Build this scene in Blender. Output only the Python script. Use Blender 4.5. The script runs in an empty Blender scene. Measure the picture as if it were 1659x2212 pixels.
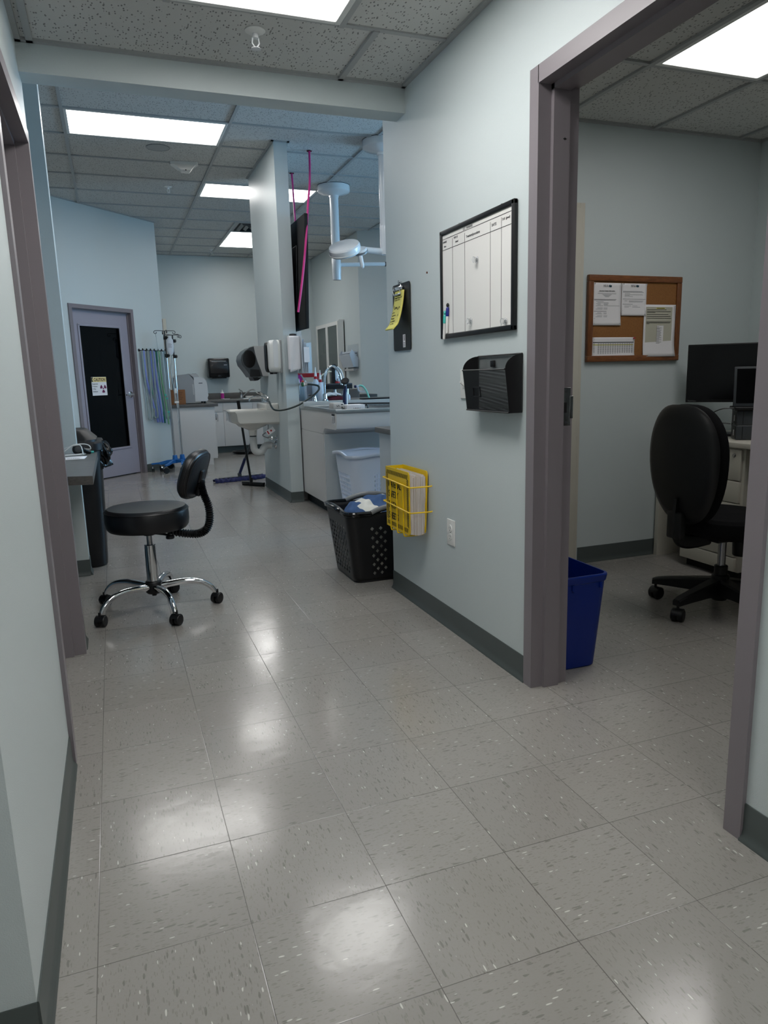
import bpy, math, random
from math import sin, cos, pi, radians, sqrt
from mathutils import Vector, Matrix
random.seed(7)
SC = bpy.context.scene
COL = SC.collection

# ------------------------------------------------------------------ helpers
def lin(c):
    return tuple((v/255/12.92 if v/255 <= .04045 else ((v/255+.055)/1.055)**2.4) for v in c)

class MB:
    """collects primitives (own vertices, faces, material slot) and links them as ONE mesh object"""
    def __init__(s):
        s.v = []; s.f = []; s.mi = []; s.M = Matrix.Identity(4); s.m = 0
    def add(s, vs, fs):
        o = len(s.v)
        s.v += [tuple(s.M @ Vector(p)) for p in vs]
        s.f += [tuple(i+o for i in f) for f in fs]
        s.mi += [s.m]*len(fs)
        return s
    def box(s, x0, x1, y0, y1, z0, z1, b=0):
        if x0 > x1: x0, x1 = x1, x0
        if y0 > y1: y0, y1 = y1, y0
        if z0 > z1: z0, z1 = z1, z0
        if b <= 0:
            s.add([(x0,y0,z0),(x1,y0,z0),(x1,y1,z0),(x0,y1,z0),(x0,y0,z1),(x1,y0,z1),(x1,y1,z1),(x0,y1,z1)],
                  [(0,3,2,1),(4,5,6,7),(0,1,5,4),(1,2,6,5),(2,3,7,6),(3,0,4,7)])
        else:
            b = min(b, (x1-x0)*.49, (y1-y0)*.49, (z1-z0)*.49)
            s.rbox((x0+x1)/2, (y0+y1)/2, x1-x0, y1-y0, z0, z1, b, b, 3)
        return s
    def rbox(s, cx, cy, w, d, z0, z1, r, e=0, n=5):
        """rounded-rectangle prism: corner radius r, top and bottom edges rounded by e"""
        r = min(r, w*.499, d*.499)
        def ring(ins, z):
            out = []
            for q, (sx, sy) in enumerate(((1,1),(-1,1),(-1,-1),(1,-1))):
                for k in range(n+1):
                    a = pi/2*q + pi/2*k/n
                    rr = max(r-ins, .0001)
                    out.append((cx+sx*(w/2-r)+rr*cos(a) if 1 else 0, cy+sy*(d/2-r)+rr*sin(a), z))
            return out
        prof = []
        if e > 0:
            for k in range(4): prof.append((e*(1-sin(pi/2*k/3)), z0+e*(1-cos(pi/2*k/3))))
            for k in range(4): prof.append((e*(1-cos(pi/2*k/3)), z1-e*(1-sin(pi/2*k/3))))
        else: prof = [(0, z0), (0, z1)]
        s.loft([ring(i, z) for i, z in prof])
        return s
    def loft(s, rings, caps=True, closed=True):
        n = len(rings[0]); vs = [p for r in rings for p in r]; fs = []
        for i in range(len(rings)-1):
            for k in range(n if closed else n-1):
                k2 = (k+1) % n
                fs.append((i*n+k, i*n+k2, (i+1)*n+k2, (i+1)*n+k))
        if caps:
            fs.append(tuple(range(n-1, -1, -1)))
            fs.append(tuple((len(rings)-1)*n+k for k in range(n)))
        return s.add(vs, fs)
    def tube(s, pts, r, n=8, caps=True, flat=1.0):
        pts = [Vector(p) for p in pts]; m = len(pts)
        rs = r if isinstance(r, (list, tuple)) else [r]*m
        T = [(pts[min(i+1, m-1)]-pts[max(i-1, 0)]).normalized() for i in range(m)]
        a = Vector((0,0,1)) if abs(T[0].z) < .9 else Vector((1,0,0))
        u = T[0].cross(a).normalized(); rings = []
        for i in range(m):
            u = (u - T[i]*u.dot(T[i])).normalized(); w = T[i].cross(u)
            rings.append([tuple(pts[i]+u*rs[i]*cos(2*pi*k/n)+w*rs[i]*flat*sin(2*pi*k/n)) for k in range(n)])
        return s.loft(rings, caps)
    def cyl(s, p0, p1, r0, r1=None, n=20):
        return s.tube([p0, p1], [r0, r0 if r1 is None else r1], n)
    def lathe(s, prof, c=(0,0,0), n=28, caps=True):
        return s.loft([[(c[0]+max(r,.0002)*cos(2*pi*k/n), c[1]+max(r,.0002)*sin(2*pi*k/n), c[2]+z) for k in range(n)] for r, z in prof], caps)
    def lathe_ax(s, prof, c, ax, n=24):
        """profile (radius, distance) turned about the direction ax from point c"""
        ax = Vector(ax).normalized(); old = s.M
        s.M = old @ Matrix.Translation(Vector(c)) @ ax.to_track_quat('Z', 'Y').to_matrix().to_4x4()
        s.lathe(prof, (0,0,0), n); s.M = old; return s
    def prism(s, poly, a, b, ax='z'):
        """polygon extruded from a to b along ax; poly coords are the other two axes in order"""
        def P(p, t): return {'x': (t, p[0], p[1]), 'y': (p[0], t, p[1]), 'z': (p[0], p[1], t)}[ax]
        n = len(poly)
        return s.add([P(p, a) for p in poly]+[P(p, b) for p in poly],
                     [tuple(range(n-1, -1, -1)), tuple(range(n, 2*n))]+[(k, (k+1) % n, n+(k+1) % n, n+k) for k in range(n)])
    def surf(s, fn, nu, nv, cu=False):
        vs = [tuple(fn(i/nu, j/nv)) for j in range(nv+1) for i in range(nu+1)]
        return s.add(vs, [(j*(nu+1)+i, j*(nu+1)+i+1, (j+1)*(nu+1)+i+1, (j+1)*(nu+1)+i) for j in range(nv) for i in range(nu)])
    def ball(s, c, rx, ry=None, rz=None, n=16):
        ry = ry or rx; rz = rz or rx
        return s.loft([[(c[0]+rx*cos(t)*cos(2*pi*k/n), c[1]+ry*cos(t)*sin(2*pi*k/n), c[2]+rz*sin(t)) for k in range(n)]
                       for t in [(-pi/2+.02)+(pi-.04)*j/(n//2) for j in range(n//2+1)]])
    def torus(s, c, R, r, ax=(0,0,1), n=24, m=8, a0=0, a1=2*pi):
        q = Vector(ax).normalized().to_track_quat('Z', 'Y')
        full = abs(a1-a0-2*pi) < 1e-6
        pts = [Vector(c)+q @ Vector((R*cos(a0+(a1-a0)*k/n), R*sin(a0+(a1-a0)*k/n), 0)) for k in range(n+1)]
        return s.tube(pts, r, m, not full)
    def at(s, M): s.M = M; return s
    def put(s, name, mats, parent=None, ang=32, solid=0):
        me = bpy.data.meshes.new(name); me.from_pydata(s.v, [], s.f)
        if not isinstance(mats, (list, tuple)): mats = [mats]
        for m in mats: me.materials.append(m)
        me.polygons.foreach_set('material_index', s.mi)
        me.update()
        import bmesh
        bm = bmesh.new(); bm.from_mesh(me)
        if solid: bmesh.ops.remove_doubles(bm, verts=bm.verts, dist=1e-5)
        bmesh.ops.recalc_face_normals(bm, faces=bm.faces); bm.to_mesh(me); bm.free()
        if ang: 
            me.polygons.foreach_set('use_smooth', [True]*len(me.polygons)); me.set_sharp_from_angle(angle=radians(ang))
        o = bpy.data.objects.new(name, me); COL.objects.link(o)
        if parent is not None:
            o.parent = parent
            me.transform(wm(parent).inverted())
        if solid:
            md = o.modifiers.new('thick', 'SOLIDIFY'); md.thickness = solid; md.offset = 0
        return o

def wm(o):
    M = o.matrix_basis.copy()
    while o.parent is not None:
        o = o.parent; M = o.matrix_basis @ M
    return M
def tag(o, label, cat, group=None):
    o['label'] = label; o['category'] = cat
    if group: o['group'] = group
    return o
def thing(name, label, cat, loc=(0,0,0), rz=0, group=None):
    o = bpy.data.objects.new(name, None); COL.objects.link(o); o.empty_display_size = .05
    o.location = loc; o.rotation_euler = (0,0,rz)
    return tag(o, label, cat, group)
def root(name, kind='structure', loc=(0,0,0)):
    o = bpy.data.objects.new(name, None); COL.objects.link(o); o.location = loc; o['kind'] = kind; return o
def struct(name, mb, mat, **k):
    o = mb.put(name, mat, None, **k); o['kind'] = 'structure'; return o
def copy_tree(o, parent=None):
    c = o.copy(); COL.objects.link(c); c.parent = parent
    for ch in list(o.children): copy_tree(ch, c)
    return c
def cat(pts, k=6, closed=False):
    """Catmull-Rom through the points"""
    P = [Vector(p) for p in pts]; out = []; n = len(P)
    for i in range(n-1):
        a, b, c, d = P[max(i-1,0)], P[i], P[i+1], P[min(i+2,n-1)]
        for t in [j/k for j in range(k)]:
            out.append(.5*((2*b)+(c-a)*t+(2*a-5*b+4*c-d)*t*t+(3*b-a-3*c+d)*t**3))
    out.append(P[-1]); return out
def TR(loc, x, y, z):
    """matrix with the given axes (columns) and origin"""
    x, y, z = Vector(x), Vector(y), Vector(z)
    return Matrix(((x.x,y.x,z.x,loc[0]),(x.y,y.y,z.y,loc[1]),(x.z,y.z,z.z,loc[2]),(0,0,0,1)))
def RZ(loc, a): return Matrix.Translation(Vector(loc)) @ Matrix.Rotation(a, 4, 'Z')
def text(s, size, org, right, up, mat, parent, name='lettering', ax='LEFT', squeeze=1.0, depth=.0006, bold=0.0):
    cu = bpy.data.curves.new('t', 'FONT'); cu.body = s; cu.size = size; cu.align_x = ax; cu.extrude = depth
    cu.resolution_u = 3; cu.offset = bold
    ob = bpy.data.objects.new('t', cu); me = bpy.data.meshes.new_from_object(ob)
    bpy.data.objects.remove(ob); bpy.data.curves.remove(cu)
    r, u = Vector(right).normalized(), Vector(up).normalized()
    me.transform(TR(org, r*squeeze, u, r.cross(u)))
    me.materials.clear(); me.materials.append(mat)
    o = bpy.data.objects.new(name, me); COL.objects.link(o)
    if parent is not None:
        o.parent = parent; me.transform(wm(parent).inverted())
    return o

# ------------------------------------------------------------------ materials
def mat(name, col, rough=.5, metal=0, bump=0, bscale=200, var=.04, vscale=6, spec=.5, trans=0, coat=0, alpha=1, ior=1.45, emit=0):
    m = bpy.data.materials.new(name); m.use_nodes = True; nt = m.node_tree; N = nt.nodes; L = nt.links
    b = N['Principled BSDF']; c = lin(col)
    tc = N.new('ShaderNodeTexCoord')
    nz = N.new('ShaderNodeTexNoise'); nz.inputs['Scale'].default_value = vscale; nz.inputs['Detail'].default_value = 4
    L.new(tc.outputs['Object'], nz.inputs['Vector'])
    mp = N.new('ShaderNodeMapRange'); mp.inputs['To Min'].default_value = 1-var; mp.inputs['To Max'].default_value = 1+var
    L.new(nz.outputs['Fac'], mp.inputs['Value'])
    mx = N.new('ShaderNodeVectorMath'); mx.operation = 'SCALE'; mx.inputs[0].default_value = c
    L.new(mp.outputs['Result'], mx.inputs['Scale']); L.new(mx.outputs['Vector'], b.inputs['Base Color'])
    b.inputs['Roughness'].default_value = rough; b.inputs['Metallic'].default_value = metal
    b.inputs['Specular IOR Level'].default_value = spec; b.inputs['IOR'].default_value = ior
    b.inputs['Transmission Weight'].default_value = trans; b.inputs['Coat Weight'].default_value = coat
    b.inputs['Alpha'].default_value = alpha
    if bump:
        n2 = N.new('ShaderNodeTexNoise'); n2.inputs['Scale'].default_value = bscale; n2.inputs['Detail'].default_value = 3
        L.new(tc.outputs['Object'], n2.inputs['Vector'])
        bp = N.new('ShaderNodeBump'); bp.inputs['Strength'].default_value = bump; bp.inputs['Distance'].default_value = .002
        L.new(n2.outputs['Fac'], bp.inputs['Height']); L.new(bp.outputs['Normal'], b.inputs['Normal'])
    if emit:
        b.inputs['Emission Color'].default_value = (*c, 1); b.inputs['Emission Strength'].default_value = emit
    return m
def math_(N, L, op, a, b=None, c=None):
    n = N.new('ShaderNodeMath'); n.operation = op
    for i, v in enumerate((a, b, c)):
        if v is None: continue
        if isinstance(v, (int, float)): n.inputs[i].default_value = v
        else: L.new(v, n.inputs[i])
    return n.outputs[0]
def mixc(N, L, f, a, b, mode='MIX'):
    n = N.new('ShaderNodeMix'); n.data_type = 'RGBA'; n.blend_type = mode
    if isinstance(f, (int, float)): n.inputs[0].default_value = f
    else: L.new(f, n.inputs[0])
    for i, v in ((6, a), (7, b)):
        if isinstance(v, tuple): n.inputs[i].default_value = (*v, 1)
        else: L.new(v, n.inputs[i])
    return n.outputs[2]

def floor_mat():
    """12 inch vinyl composition tile: dark hairline joints, chips running in alternate directions, waxed"""
    T = .3048
    m = bpy.data.materials.new('vinyl_tile'); m.use_nodes = True; nt = m.node_tree; N = nt.nodes; L = nt.links
    b = N['Principled BSDF']; tc = N.new('ShaderNodeTexCoord'); sp = N.new('ShaderNodeSeparateXYZ')
    L.new(tc.outputs['Object'], sp.inputs[0])
    X, Y = sp.outputs[0], sp.outputs[1]
    def F(op, *a): return math_(N, L, op, *a)
    tx, ty = F('DIVIDE', X, T), F('DIVIDE', Y, T)
    ix, iy = F('FLOOR', tx), F('FLOOR', ty)
    fx, fy = F('FRACT', tx), F('FRACT', ty)
    # distance to the nearest joint
    dx = F('MINIMUM', fx, F('SUBTRACT', 1, fx)); dy = F('MINIMUM', fy, F('SUBTRACT', 1, fy))
    d = F('MINIMUM', dx, dy)
    idv = N.new('ShaderNodeCombineXYZ'); L.new(ix, idv.inputs[0]); L.new(iy, idv.inputs[1])
    wn = N.new('ShaderNodeTexWhiteNoise'); wn.noise_dimensions = '2D'; L.new(idv.outputs[0], wn.inputs['Vector'])
    rnd = wn.outputs['Value']
    nj = N.new('ShaderNodeTexNoise'); nj.inputs['Scale'].default_value = 2.1; L.new(tc.outputs['Object'], nj.inputs['Vector'])
    jw = F('MULTIPLY_ADD', nj.outputs['Fac'], .0075, .0005)
    joint = F('SUBTRACT', 1, F('SMOOTH_MIN', F('DIVIDE', d, jw), 1, .1))
    joint = F('MAXIMUM', joint, 0)
    # checker orientation of the chips
    par = F('ABSOLUTE', F('MODULO', F('ADD', ix, iy), 2))
    def chips(sx, sy, scale, seed):
        cb = N.new('ShaderNodeCombineXYZ')
        L.new(F('MULTIPLY', X, sx), cb.inputs[0]); L.new(F('MULTIPLY', Y, sy), cb.inputs[1])
        L.new(F('MULTIPLY_ADD', rnd, 7, seed), cb.inputs[2])
        wv = N.new('ShaderNodeTexNoise'); wv.inputs['Scale'].default_value = 28; L.new(tc.outputs['Object'], wv.inputs['Vector'])
        mm = N.new('ShaderNodeVectorMath'); mm.operation = 'MULTIPLY_ADD'
        L.new(wv.outputs['Color'], mm.inputs[0]); mm.inputs[1].default_value = (.02,.02,0); L.new(cb.outputs[0], mm.inputs[2])
        n = N.new('ShaderNodeTexVoronoi'); n.inputs['Scale'].default_value = scale; n.inputs['Randomness'].default_value = 1
        L.new(mm.outputs[0], n.inputs['Vector'])
        return n
    def layer(scale, seed, thr, keep, soft=.08):
        a, c = chips(1, 4.2, scale, seed), chips(4.2, 1, scale, seed)
        def mask(v):
            r = N.new('ShaderNodeSeparateColor'); L.new(v.outputs['Color'], r.inputs[0])
            big = F('MULTIPLY', F('GREATER_THAN', r.outputs[0], 1-keep), F('MULTIPLY_ADD', r.outputs[1], .9, .35))
            return F('MULTIPLY', F('MINIMUM', F('MAXIMUM', F('DIVIDE', F('SUBTRACT', F('MULTIPLY', big, thr), v.outputs['Distance']), soft), 0), 1), 1)
        return F('ADD', F('MULTIPLY', mask(a), par), F('MULTIPLY', mask(c), F('SUBTRACT', 1, par)))
    base = mixc(N, L, rnd, lin((144,140,136)), lin((152,148,144)))
    pn = N.new('ShaderNodeTexNoise'); pn.inputs['Scale'].default_value = 2.6; pn.inputs['Detail'].default_value = 3
    L.new(tc.outputs['Object'], pn.inputs['Vector'])
    base = mixc(N, L, math_(N, L, 'MULTIPLY', pn.outputs['Fac'], .5), base, lin((149,146,140)))
    fn = N.new('ShaderNodeTexNoise'); fn.inputs['Scale'].default_value = 160; fn.inputs['Detail'].default_value = 2
    L.new(tc.outputs['Object'], fn.inputs['Vector'])
    base = mixc(N, L, math_(N, L, 'MULTIPLY', F('GREATER_THAN', fn.outputs['Fac'], .56), .16), base, lin((140,136,128)))
    cA = layer(46, 0, .48, .12); cB = layer(84, 3, .50, .34); cW = layer(60, 5, .40, .03)
    col = mixc(N, L, F('MULTIPLY', cB, .5), base, lin((124,120,113)))
    col = mixc(N, L, F('MULTIPLY', cA, .6), col, lin((108,105,99)))
    col = mixc(N, L, F('MULTIPLY', cW, .9), col, lin((206,203,196)))
    col = mixc(N, L, F('MULTIPLY', joint, .85), col, lin((58,54,48)))
    L.new(col, b.inputs['Base Color'])
    # wax wear: scratches and cloudy gloss
    sc = N.new('ShaderNodeTexNoise'); sc.inputs['Scale'].default_value = 9; sc.inputs['Detail'].default_value = 6
    L.new(tc.outputs['Object'], sc.inputs['Vector'])
    rg = N.new('ShaderNodeMapRange'); rg.inputs['From Min'].default_value = 0; rg.inputs['From Max'].default_value = 1
    rg.inputs['To Min'].default_value = .12; rg.inputs['To Max'].default_value = .21
    L.new(sc.outputs['Fac'], rg.inputs['Value']); L.new(rg.outputs[0], b.inputs['Roughness'])
    b.inputs['Specular IOR Level'].default_value = .6; b.inputs['IOR'].default_value = 1.5
    wv = N.new('ShaderNodeTexNoise'); wv.inputs['Scale'].default_value = 14; wv.inputs['Detail'].default_value = 3
    L.new(tc.outputs['Object'], wv.inputs['Vector'])
    bp = N.new('ShaderNodeBump'); bp.inputs['Strength'].default_value = .25; bp.inputs['Distance'].default_value = .0022
    w2 = N.new('ShaderNodeTexNoise'); w2.inputs['Scale'].default_value = 90; w2.inputs['Detail'].default_value = 4
    L.new(tc.outputs['Object'], w2.inputs['Vector'])
    h = F('SUBTRACT', F('MULTIPLY_ADD', w2.outputs['Fac'], .07, wv.outputs['Fac']), F('MULTIPLY', joint, .3)); L.new(h, bp.inputs['Height'])
    L.new(bp.outputs[0], b.inputs['Normal'])
    return m

def ceil_mat():
    m = bpy.data.materials.new('acoustic_tile'); m.use_nodes = True; nt = m.node_tree; N = nt.nodes; L = nt.links
    b = N['Principled BSDF']; tc = N.new('ShaderNodeTexCoord')
    mp = N.new('ShaderNodeMapping'); mp.inputs['Scale'].default_value = (1, .55, 1); L.new(tc.outputs['Object'], mp.inputs[0])
    v = N.new('ShaderNodeTexVoronoi'); v.inputs['Scale'].default_value = 105; L.new(mp.outputs[0], v.inputs['Vector'])
    s = N.new('ShaderNodeSeparateColor'); L.new(v.outputs['Color'], s.inputs[0])
    k = math_(N, L, 'MULTIPLY', math_(N, L, 'GREATER_THAN', s.outputs[0], .55), math_(N, L, 'LESS_THAN', v.outputs['Distance'], .33))
    n = N.new('ShaderNodeTexNoise'); n.inputs['Scale'].default_value = 260; L.new(tc.outputs['Object'], n.inputs['Vector'])
    c = mixc(N, L, math_(N, L, 'MULTIPLY', n.outputs['Fac'], .5), lin((208,208,205)), lin((184,184,182)))
    c = mixc(N, L, math_(N, L, 'MULTIPLY', k, .75), c, lin((95,95,94)))
    L.new(c, b.inputs['Base Color']); b.inputs['Roughness'].default_value = .95; b.inputs['Specular IOR Level'].default_value = .1
    bp = N.new('ShaderNodeBump'); bp.inputs['Strength'].default_value = .4; bp.inputs['Distance'].default_value = .002; bp.invert = True
    L.new(k, bp.inputs['Height']); L.new(bp.outputs[0], b.inputs['Normal'])
    return m

def clear_mat(name, col=(235,240,242), tint=.12, rough=.05, fres=.5):
    """thin clear plastic / glass: mostly see-through, glossy at grazing angles"""
    m = bpy.data.materials.new(name); m.use_nodes = True; nt = m.node_tree; N = nt.nodes; L = nt.links
    b = N['Principled BSDF']; out = N['Material Output']
    b.inputs['Base Color'].default_value = (*lin(col), 1); b.inputs['Roughness'].default_value = rough
    tr = N.new('ShaderNodeBsdfTransparent'); mx = N.new('ShaderNodeMixShader')
    nz = N.new('ShaderNodeTexNoise'); nz.inputs['Scale'].default_value = 9
    f = math_(N, L, 'MULTIPLY_ADD', nz.outputs['Fac'], .06, tint)
    lw = N.new('ShaderNodeLayerWeight'); lw.inputs['Blend'].default_value = fres
    f = math_(N, L, 'ADD', f, math_(N, L, 'MULTIPLY', lw.outputs['Fresnel'], .5))
    L.new(f, mx.inputs[0]); L.new(tr.outputs[0], mx.inputs[1]); L.new(b.outputs[0], mx.inputs[2])
    L.new(mx.outputs[0], out.inputs['Surface'])
    return m

def wood_mat(name, c1, c2, scale=(2,30,30), rough=.4, ax='x'):
    m = bpy.data.materials.new(name); m.use_nodes = True; nt = m.node_tree; N = nt.nodes; L = nt.links
    b = N['Principled BSDF']; tc = N.new('ShaderNodeTexCoord')
    mp = N.new('ShaderNodeMapping'); mp.inputs['Scale'].default_value = scale; L.new(tc.outputs['Object'], mp.inputs[0])
    n = N.new('ShaderNodeTexNoise'); n.inputs['Scale'].default_value = 3; n.inputs['Detail'].default_value = 7; n.inputs['Distortion'].default_value = .6
    L.new(mp.outputs[0], n.inputs['Vector'])
    r = N.new('ShaderNodeMapRange'); r.inputs['From Min'].default_value = .3; r.inputs['From Max'].default_value = .7
    L.new(n.outputs['Fac'], r.inputs['Value'])
    L.new(mixc(N, L, r.outputs[0], lin(c1), lin(c2)), b.inputs['Base Color']); b.inputs['Roughness'].default_value = rough
    return m

def mesh_mat(name, col, pitch=.0028, hole=.62):
    """expanded-metal mesh: square holes through a black sheet"""
    m = bpy.data.materials.new(name); m.use_nodes = True; nt = m.node_tree; N = nt.nodes; L = nt.links
    b = N['Principled BSDF']; out = N['Material Output']; tc = N.new('ShaderNodeTexCoord'); sp = N.new('ShaderNodeSeparateXYZ')
    L.new(tc.outputs['Object'], sp.inputs[0])
    a = math_(N, L, 'MULTIPLY', math_(N, L, 'ADD', sp.outputs[1], sp.outputs[2]), 1/pitch)
    c = math_(N, L, 'MULTIPLY', math_(N, L, 'SUBTRACT', sp.outputs[1], sp.outputs[2]), 1/pitch)
    h = math_(N, L, 'MULTIPLY', math_(N, L, 'LESS_THAN', math_(N, L, 'FRACT', a), hole), math_(N, L, 'LESS_THAN', math_(N, L, 'FRACT', c), hole))
    b.inputs['Base Color'].default_value = (*lin(col), 1); b.inputs['Roughness'].default_value = .4
    tr = N.new('ShaderNodeBsdfTransparent'); mx = N.new('ShaderNodeMixShader')
    L.new(h, mx.inputs[0]); L.new(b.outputs[0], mx.inputs[1]); L.new(tr.outputs[0], mx.inputs[2]); L.new(mx.outputs[0], out.inputs['Surface'])
    return m

M = {}
M['wall'] = mat('wall_paint', (198,207,208), .42, bump=.25, bscale=420, var=.012, vscale=2)
M['floor'] = floor_mat(); M['ceil'] = ceil_mat()
M['tee'] = mat('ceiling_tee_white', (168,170,170), .5, var=.01)
M['base'] = mat('baseboard_rubber', (76,83,82), .42, var=.06, vscale=12)
M['frame'] = mat('frame_mauve_paint', (129,122,127), .34, bump=.1, bscale=300, var=.03)
M['doorp'] = mat('door_mauve_paint', (154,150,162), .4, var=.03)
M['cream'] = mat('cream_laminate', (196,192,180), .45)
M['white'] = mat('white_plastic', (225,225,222), .35, var=.01)
M['whitem'] = mat('white_enamel', (228,230,232), .25, var=.01, coat=.2)
M['lam'] = mat('white_laminate', (206,203,200), .22, var=.015)
M['lamg'] = mat('grey_white_laminate', (188,192,192), .3, var=.015)
M['counter'] = mat('dark_slate_laminate', (92,90,88), .35, var=.22, vscale=18)
M['steel'] = mat('brushed_steel', (176,178,178), .3, metal=1, var=.05)
M['chrome'] = mat('chrome', (222,222,224), .07, metal=1, var=.01)
M['dchrome'] = mat('dull_chrome', (170,170,172), .22, metal=1, var=.03)
M['black'] = mat('black_plastic', (16,16,18), .4, var=.1)
M['blackg'] = mat('black_gloss', (10,11,13), .14, var=.05)
M['blackm'] = mat('black_matte', (14,14,15), .75, var=.1)
M['vinyl'] = mat('black_vinyl', (20,20,23), .34, bump=.15, bscale=600, var=.1)
M['fabric'] = mat('black_fabric', (15,15,17), .95, bump=.5, bscale=900, var=.2, vscale=200, spec=.2)
M['grey'] = mat('grey_plastic', (120,122,124), .4)
M['lgrey'] = mat('light_grey_plastic', (176,176,176), .4, var=.01)
M['dgrey'] = mat('dark_grey_plastic', (62,66,70), .3)
M['smoke'] = clear_mat('smoky_plastic', (30,32,36), .74, .08)
M['bag'] = mat('black_bag_film', (14,14,16), .22, bump=.9, bscale=60, var=.1)
M['blue'] = mat('recycling_blue', (0,36,122), .38, var=.04)
M['blueb'] = mat('base_blue', (32,104,176), .35)
M['navy'] = mat('navy_mop_yarn', (22,30,80), .8, bump=1, bscale=220, var=.3, vscale=80)
M['yellow'] = mat('safety_yellow', (226,188,14), .35, var=.02)
M['paper'] = mat('white_paper', (232,230,232), .8, var=.01)
M['paperb'] = mat('page_edges', (206,196,186), .8, var=.04, vscale=90)
M['legal'] = mat('yellow_legal_paper', (232,222,120), .8, var=.02)
M['ink'] = mat('black_ink', (22,22,24), .6)
M['inkg'] = mat('grey_print', (120,120,124), .7)
M['board'] = mat('whiteboard_face', (228,227,224), .12, var=.006)
M['cork'] = mat('cork', (142,97,54), .9, bump=.4, bscale=300, var=.28, vscale=170)
M['oak'] = wood_mat('oak_stained', (104,60,28), (134,82,42), (6,30,30), .4)
M['desk'] = wood_mat('grey_wood_laminate', (80,80,80), (114,113,111), (1.5,28,28), .3)
M['red'] = mat('red_plastic', (168,24,34), .35)
M['maroon'] = mat('maroon_cloth', (92,26,40), .8)
M['pink'] = mat('hot_pink_cord', (206,44,128), .5)
M['purple'] = mat('magenta_label', (178,40,140), .4)
M['clear'] = clear_mat('clear_acrylic', (225,232,236), .05, .05, .3)
M['glass'] = clear_mat('window_glass', (200,215,220), .03, .02)
M['dglass'] = clear_mat('door_glass', (3,4,6), .9, .03, .35); M['dglass'].node_tree.nodes['Principled BSDF'].inputs['Specular IOR Level'].default_value = .22
M['cglass'] = clear_mat('cabinet_glass', (120,132,130), .22, .05)
M['trans'] = clear_mat('frosted_plastic', (222,230,240), .62, .3)
M['porc'] = mat('porcelain', (216,214,208), .12, var=.01, coat=.3)
M['pvc'] = mat('white_pipe_cover', (206,206,204), .4)
M['card'] = mat('cardboard', (134,90,58), .85, var=.06)
M['teal'] = mat('teal_plastic', (70,180,170), .4)
M['royal'] = mat('royal_blue_plastic', (24,32,120), .4)
M['navyp'] = mat('navy_plastic', (16,26,66), .45)
M['mint'] = clear_mat('mint_plastic', (150,226,206), .75, .3)
M['lilac'] = mat('periwinkle_tubing', (124,140,206), .4)
M['tealt'] = mat('green_tubing', (62,142,122), .4)
M['dteal'] = mat('dark_green_tubing', (30,108,90), .4)
M['lime'] = mat('pale_green_tubing', (128,176,132), .4)
M['sky'] = mat('sky_blue_tubing', (92,160,196), .4)
M['cleart'] = clear_mat('clear_tubing', (190,205,205), .38, .15)
M['towelb'] = mat('towel_blue', (62,90,132), .95, bump=.8, bscale=500, var=.12, vscale=40)
M['towelw'] = mat('towel_white', (222,220,212), .95, bump=.8, bscale=500, var=.05, vscale=40)
M['cloth'] = mat('white_cloth', (226,226,226), .9, var=.03)
M['screen'] = mat('dark_screen', (5,5,7), .18, var=.02)
M['brown'] = mat('brown_vinyl', (92,80,72), .5)
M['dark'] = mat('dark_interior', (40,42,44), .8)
M['basket'] = mat('white_basket_plastic', (222,228,240), .35, var=.01)
M['lamp'] = mat('diffuser_glow', (255,253,250), .6, emit=1.0)
def lampset(name, s, c=(1,.985,.96)):
    m = bpy.data.materials.new(name); m.use_nodes = True; nt = m.node_tree; N = nt.nodes; L = nt.links
    b = N['Principled BSDF']; tc = N.new('ShaderNodeTexCoord')
    w = N.new('ShaderNodeTexWave'); w.bands_direction = 'Y'; w.inputs['Scale'].default_value = 2.1; w.inputs['Distortion'].default_value = .6
    L.new(tc.outputs['Object'], w.inputs['Vector'])
    r = N.new('ShaderNodeMapRange'); r.inputs['To Min'].default_value = s*.93; r.inputs['To Max'].default_value = s
    L.new(w.outputs['Fac'], r.inputs['Value']); L.new(r.outputs[0], b.inputs['Emission Strength'])
    b.inputs['Emission Color'].default_value = (*c, 1); b.inputs['Base Color'].default_value = (.8,.8,.8,1)
    return m
# ------------------------------------------------------------------ camera
cam = bpy.data.cameras.new('camera'); co = bpy.data.objects.new('camera', cam); COL.objects.link(co)
yaw, pit, rol = .3594, -.1987, -.0248
fw = Vector((sin(yaw)*cos(pit), cos(yaw)*cos(pit), sin(pit))); r0 = Vector((cos(yaw), -sin(yaw), 0)); u0 = r0.cross(fw)
rr = r0*cos(rol)+u0*sin(rol); uu = -r0*sin(rol)+u0*cos(rol)
co.matrix_world = TR((-.1723, -1.3775, 1.135), rr, uu, -fw)
cam.sensor_fit = 'VERTICAL'; cam.sensor_height = 36; cam.sensor_width = 27; cam.lens = 1571.47/2212*36
cam.shift_x = -20.7/2212; cam.shift_y = 22.05/2212; cam.clip_start = .02; cam.clip_end = 100
SC.camera = co

XW, XL = 1.172, -.39          # corridor wall faces
HC, HF, HO = 2.40, 3.11, 2.45 # ceiling heights: corridor, treatment room, office
K = 1.036                      # slope of the angled wall line in plan
AX, AY = .517, 8.809           # its far end
UA = Vector((1, K, 0)).normalized(); NA = Vector((UA.y, -UA.x, 0))
def ang_pt(s, z=0, off=0):     # s metres back from the far end along the angled wall
    return Vector((AX, AY, z)) - UA*s + NA*off

# ------------------------------------------------------------------ floor
fl = MB(); fl.box(-3.3, 6.4, -3.2, 11.5, -.1, 0); struct('floor', fl, M['floor'], ang=0)

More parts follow.
